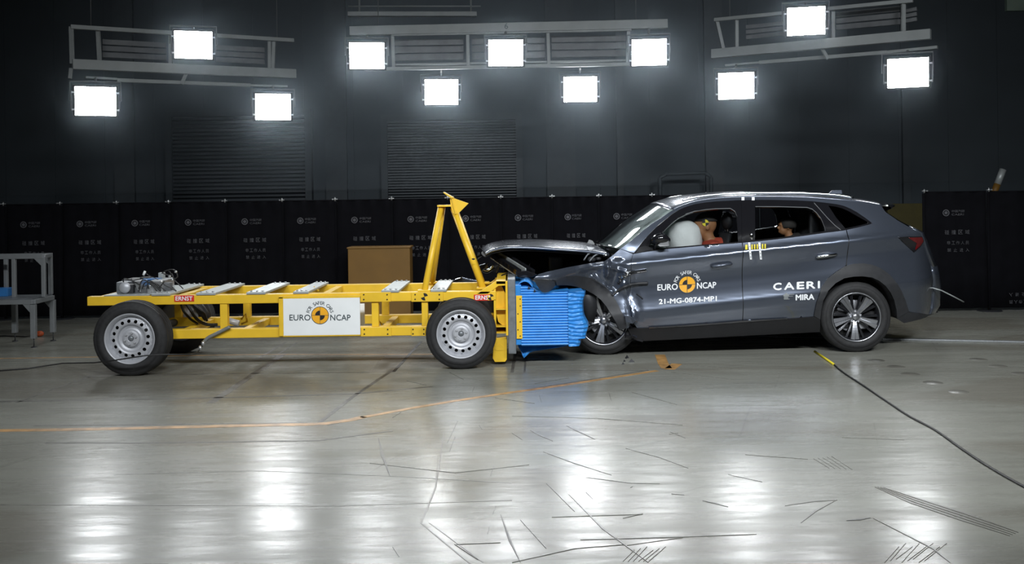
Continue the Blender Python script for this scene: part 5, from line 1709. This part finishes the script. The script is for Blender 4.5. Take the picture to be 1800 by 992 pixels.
MB().prism([S(a, b, -0.01) for a, b in ((1116, 446), (1124, 434), (1136, 431), (1146, 436), (1160, 439.5), (1130, 443.5))], (0, 0.03, 0)).build('mirror_base', M['gloss'], car, 0.004)

# ---- lettering on the doors


def car_fn(px, y, slope, off=-0.004):
    def f(u, v):
        p = S(px + u, y - v + slope * u, off)
        return p
    return f


sl = -0.045
decal('emblem', [disc2d(0, 0, 15.0, 0, 2 * PI, 40)], car_fn(1208, 500.5, sl), M['amber'], car)
decal('emblem_ring', [disc2d(0, 0, 15.4, 0, 2 * PI, 40, 14.2), rect2d(-0.4, 0.4, -15, 15), rect2d(-15, 15, -0.4, 0.4)], car_fn(1208, 500.5, sl, -0.006), M['ink'], car)
decal('emblem_quarter', [disc2d(0, 0, 8.4, PI / 2, PI, 20), disc2d(0, 0, 8.4, -PI / 2, 0, 20)], car_fn(1208, 500.5, sl, -0.007), M['black'], car)
decal('lettering', [fit('EURO', 0, 0, 36, 10.5, 0.03)], car_fn(1155.5, 511, sl), M['decal'], car)
decal('lettering', [fit('NCAP', 0, 0, 34, 10.5, 0.03)], car_fn(1225, 507.8, sl), M['decal'], car)
decal('lettering', [arc_text('FOR SAFER CARS', 0, 0, 18.6, 6.0, PI - 0.32, 0.32, 0.006)], car_fn(1208, 500.5, sl), M['decal'], car)
decal('lettering', [fit('21-MG-0874-MP1', 0, 0, 102, 8.6, 0.045)], car_fn(1158, 535, -0.055), M['decal'], car)
decal('lettering', [fit(ch, x_, 0, w_, 11.8, 0.06) for ch, x_, w_ in (('C', 0, 15), ('A', 19, 18.5), ('E', 41.5, 13.5), ('R', 58.5, 16), ('I', 78.5, 3.8))], car_fn(1359, 510.2, -0.045), M['decal'], car)
decal('lettering', [fit('MIRA', 0, 0, 33, 9.4, 0.06)], car_fn(1398.5, 528, -0.04), M['decal'], car)
lg = [disc2d(6 + 3.2 * math.cos(a), 7 + 3.6 * math.sin(a), 2.3, 0, 2 * PI, 12) for a in (0.3, 1.5, 2.7, 4.0, 5.2)] + [disc2d(6, 7, 3.0, 0, 2 * PI, 12), rect2d(4, 18, 6.4, 7.6), rect2d(2, 12, 1.5, 2.6), rect2d(8, 20, 9.5, 10.6)]
decal('leaf_logo', lg, car_fn(1376, 528.5, -0.04), M['rack'], car)
# measuring tapes at the B pillar
decal('scale_tape', [rect2d(0, 38, q * 1.7, q * 1.7 + 1.7) for q in range(5)], car_fn(1310, 439, -0.045, -0.006), M['brightyellow'], car)
decal('scale_mark', [rect2d(4 + 4.6 * k, 6.2 + 4.6 * k, q * 1.7, q * 1.7 + 1.7) for k in range(8) for q in range(5)], car_fn(1310, 439, -0.045, -0.007), M['black'], car)
for x_, sx_ in ((1315, 5.5), (1333, 4.8)):
    decal('scale_tape', [([(sx_ * 0.6 * (1 - q / 20) + e_, q * 1.5) for q in range(21) for e_ in (0, 3.6)], [(2 * q, 2 * q + 1, 2 * q + 3, 2 * q + 2) for q in range(20)])], car_fn(x_, 456.5, 0, -0.008), M['decal'], car)
    decal('scale_mark', [rect2d(sx_ * 0.6 * (1 - k / 30) + 1.0, sx_ * 0.6 * (1 - k / 30) + 2.6, k, k + 1.2) for k in (4, 10, 16, 22)], car_fn(x_, 456.5, 0, -0.009), M['black'], car)
for x_ in (1303.5, 1321.5):
    decal('tape_patch', [rect2d(0, 5, 0, 5.5)], car_fn(x_, 352.2, 0, -0.012), M['decal'], car)
MB().ball(S(1321.5, 416, -0.012), 0.016, 0.008, 0.034, 12).build('belt_cover', M['chrome'], car)

# ------------------------------------------------------------------ dummies in the car


def remesh(mb, name, m, parent, vox, parts=None):
    me = mb.mesh(name, m)
    ob = bpy.data.objects.new(name, me); COL.objects.link(ob)
    r_ = ob.modifiers.new('r', 'REMESH'); r_.mode = 'VOXEL'; r_.voxel_size = vox
    s_ = ob.modifiers.new('s', 'SMOOTH'); s_.factor = 0.5; s_.iterations = 4
    dg = bpy.context.evaluated_depsgraph_get()
    m2 = bpy.data.meshes.new_from_object(ob.evaluated_get(dg))
    bpy.data.objects.remove(ob)
    for p in m2.polygons: p.use_smooth = True
    if not m2.materials: m2.materials.append(m)
    return link_mesh(name, m2, parent)


def dummy(root_name, label, head, hip, hands, k, skin, shirt):
    """Seated figure facing the car's nose (towards -X): head centre, hip point, hand points."""
    h, hp_ = Vector(head), Vector(hip)
    root = thing(root_name, label, 'dummy', hp_)
    b = MB()
    # skull, jaw, face
    b.ball(h + Vector((0.012, 0, 0.02)) * k, 0.105 * k, 0.080 * k, 0.105 * k, 28)
    b.ball(h + Vector((-0.035, 0, -0.045)) * k, 0.068 * k, 0.062 * k, 0.075 * k, 20)
    b.tube([h + Vector((-0.088, 0, 0.015)) * k, h + Vector((-0.118, 0, -0.025)) * k], [0.012 * k, 0.017 * k], 10)      # nose
    b.ball(h + Vector((-0.092, 0, -0.062)) * k, 0.018 * k, 0.030 * k, 0.008 * k, 12)                                   # lips
    b.ball(h + Vector((-0.092, 0, -0.078)) * k, 0.016 * k, 0.026 * k, 0.008 * k, 12)
    b.ball(h + Vector((-0.088, 0, 0.036)) * k, 0.018 * k, 0.058 * k, 0.012 * k, 14)                                    # brow
    for s in (-1, 1):
        b.ball(h + Vector((0.015, 0.080 * s, -0.008)) * k, 0.020 * k, 0.012 * k, 0.030 * k, 12)                        # ears
    nk = h + Vector((0.05, 0, -0.15)) * k
    b.tube([h + Vector((0.02, 0, -0.05)) * k, nk], [0.055 * k, 0.058 * k], 16)
    ch = h.lerp(hp_, 0.48) + Vector((0.06 * k, 0, 0))
    b.tube([nk + Vector((0, 0, 0.01)), nk.lerp(ch, 0.4), ch, hp_.lerp(ch, 0.4), hp_], [0.06 * k, 0.125 * k, 0.150 * k, 0.135 * k, 0.14 * k], 20)
    sh_pts = []
    for s in (-1, 1):
        sh = nk + Vector((0.02 * k, 0.17 * s * k, -0.07 * k))
        b.tube([nk + Vector((0, 0, -0.05 * k)), sh], [0.08 * k, 0.065 * k], 12)
        hand = Vector(hands[0 if s < 0 else 1])
        el = sh.lerp(hand, 0.5) + Vector((0.05 * k, 0.05 * s * k, -0.12 * k))
        b.tube([sh, sh.lerp(el, 0.5), el], [0.060 * k, 0.052 * k, 0.043 * k], 12)
        b.tube([el, el.lerp(hand, 0.4), hand], [0.043 * k, 0.042 * k, 0.027 * k], 12)
        fd = (hand - el).normalized()
        b.ball(hand + fd * 0.04 * k, 0.042 * k, 0.022 * k, 0.036 * k, 12)
        for j in range(4):
            f0 = hand + fd * 0.065 * k + Vector((0, 0, (0.028 - 0.019 * j) * k))
            L_ = (0.066, 0.075, 0.070, 0.054)[j] * k
            b.tube([f0, f0 + fd * L_ * 0.55, f0 + fd * L_ * 0.85 + Vector((0, -0.02 * s * k, -0.02 * k))], [0.0105 * k, 0.0095 * k, 0.008 * k], 8)
        b.tube([hand + fd * 0.02 * k + Vector((0, 0, 0.03 * k)), hand + fd * 0.05 * k + Vector((0, -0.02 * s * k, 0.055 * k)), hand + fd * 0.08 * k + Vector((0, -0.025 * s * k, 0.06 * k))], [0.012 * k, 0.011 * k, 0.009 * k], 8)
        kn = hp_ + Vector((-0.43 * k, 0.12 * s * k, 0.10 * k))
        an = kn + Vector((-0.22 * k, 0, -0.38 * k))
        b.tube([hp_ + Vector((0, 0.08 * s * k, 0)), hp_.lerp(kn, 0.5) + Vector((0, 0.04 * s * k, 0)), kn], [0.095 * k, 0.080 * k, 0.060 * k], 14)
        b.tube([kn, kn.lerp(an, 0.35), an], [0.060 * k, 0.056 * k, 0.036 * k], 12)
        b.tube([an + Vector((0.04 * k, 0, -0.03 * k)), an + Vector((-0.17 * k, 0, -0.05 * k))], [0.036 * k, 0.030 * k], 10)
        sh_pts.append((sh, el))
    body = remesh(b, 'body', skin, root, 0.0085 * k)
    c = MB()
    c.tube([nk + Vector((0.0, 0, -0.03 * k)), nk.lerp(ch, 0.4), ch, hp_.lerp(ch, 0.4), hp_ + Vector((0, 0, -0.02))], [0.085 * k, 0.140 * k, 0.165 * k, 0.150 * k, 0.155 * k], 20)
    for (sh, el) in sh_pts:
        c.tube([nk + Vector((0, 0, -0.06 * k)), sh], [0.095 * k, 0.078 * k], 12)
        c.tube([sh, sh.lerp(el, 0.7)], [0.075 * k, 0.064 * k], 12)
    remesh(c, 'shirt', shirt, root, 0.011 * k)
    return root


hd_ = P(1238, 398, 10.2)
dr = dummy('crash_test_dummy', 'tan crash test dummy in a red shirt seated at the wheel behind the airbag', hd_, (hd_.x + 0.24, 10.2, hd_.z - 0.66), ((hd_.x - 0.20, 10.02, hd_.z - 0.30), (hd_.x - 0.20, 10.38, hd_.z - 0.30)), 1.08, M['skin'], M['shirt'])
y_ = hd_.y - 0.0885
decal('target_mark', [disc2d(1240, 392, 5.8, 0, 2 * PI, 24)], lambda u, v: P(u, v, y_ - 0.003), M['brightyellow'], dr)
decal('target_quarter', [disc2d(1240, 392, 5.9, -0.1, PI / 2 - 0.1, 12), disc2d(1240, 392, 5.9, PI - 0.1, 1.5 * PI - 0.1, 12)], lambda u, v: P(u, v, y_ - 0.0045), M['black'], dr)
decal('target_dot', [disc2d(1243, 402.5, 1.6, 0, 2 * PI, 12)], lambda u, v: P(u, v, y_ - 0.003), M['black'], dr)
cp = MB()
rows_ = []
for i in range(8):
    th = PI * 0.42 * i / 7
    rows_.append([hd_ + Vector((0.018, 0, 0.024)) + Vector((0.120 * math.sin(th) * math.cos(p), 0.092 * math.sin(th) * math.sin(p), 0.119 * math.cos(th))) for p in [2 * PI * q / 28 for q in range(29)]])
cp.grid(rows_); cp.build('cap', M['hair'], dr, 0, 0.006)
hc = P(1381, 399, 10.25)
ch_ = dummy('child_dummy', 'small child dummy in dark clothing slumped on the rear seat', hc, (hc.x + 0.17, 10.25, hc.z - 0.40), ((hc.x - 0.06, 10.12, hc.z - 0.20), (hc.x - 0.1, 10.42, hc.z - 0.2)), 0.72, M['skin'], M['hair'])
hr_ = MB()
rows_ = []
for i in range(10):
    th = PI * 0.62 * i / 9
    rows_.append([hc + Vector((0.026, 0, 0.020)) + Vector((0.084 * math.sin(th) * math.cos(p), 0.068 * math.sin(th) * math.sin(p), 0.086 * math.cos(th))) for p in [2 * PI * q / 24 for q in range(25)]])
hr_.grid(rows_); hr_.build('hair', M['hair'], ch_, 0, 0.006)
# child seat shell
cs = thing('child_restraint', 'black child seat shell behind the child dummy on the rear bench', 'child seat', (hc.x + 0.25, 10.25, hc.z - 0.45))
cs_rows = []
for i in range(9):
    f = i / 8
    z = hc.z - 0.42 + 0.62 * f
    x_ = hc.x + 0.22 + 0.10 * f
    cs_rows.append([Vector((x_ + 0.055 - 0.15 * abs(a) ** 2.5 * (0.7 + 0.5 * f), 10.25 + 0.21 * a, z)) for a in [-1 + 2 * q / 14 for q in range(15)]])
MB().grid(cs_rows).build('shell', M['seat'], cs, 0, 0.03)
MB().box(hc.x - 0.1, hc.x + 0.28, 10.06, 10.44, hc.z - 0.52, hc.z - 0.43).build('base', M['seat'], cs, 0.03)

# debris below the front wheel
for px, py, s_, nm in ((1097, 636, 0.02, 0), (1102, 630, 0.03, 1), (1110, 637, 0.03, 2), (1006, 640, 0.012, 3), (1095, 641, 0.02, 4)):
    g = G(px, py)
    q = [g + Vector((s_ * random.uniform(-1.2, 1.2), s_ * random.uniform(-1, 1), 0.0)) for _ in range(3)] + [g + Vector((0, 0, s_ * 1.1))]
    o = MB().add(q, [(0, 1, 2), (0, 1, 3), (1, 2, 3), (2, 0, 3)]).build('debris_shard', M['plastic'], None)
    tag(o, ['small black debris shard left of the bigger one by the front wheel', 'black debris shard just under the front tyre edge', 'black curved debris shard right of the front tyre', 'tiny lone black debris shard between blue block and front wheel', 'lowest black debris shard below the front tyre'][nm], 'debris', 'debris shards on the floor')

# ------------------------------------------------------------------ thin haze hanging in the hall around the lamps
hz = MB().box(-13.5, 13.5, 11.8, 17.9, 1.72, 8.8)
vm = bpy.data.materials.new('hall_haze')
vm.use_nodes = True
vn = vm.node_tree
vn.nodes.clear()
vo = vn.nodes.new('ShaderNodeOutputMaterial')
vs_ = vn.nodes.new('ShaderNodeVolumeScatter')
vs_.inputs['Color'].default_value = (0.74, 0.88, 1.0, 1)
vs_.inputs['Density'].default_value = 0.013
vs_.inputs['Anisotropy'].default_value = 0.72
vn.links.new(vs_.outputs[0], vo.inputs['Volume'])
o = hz.build('haze', vm)
tag(o, 'thin bluish haze glowing around the flood lights', 'haze', None, 'stuff')
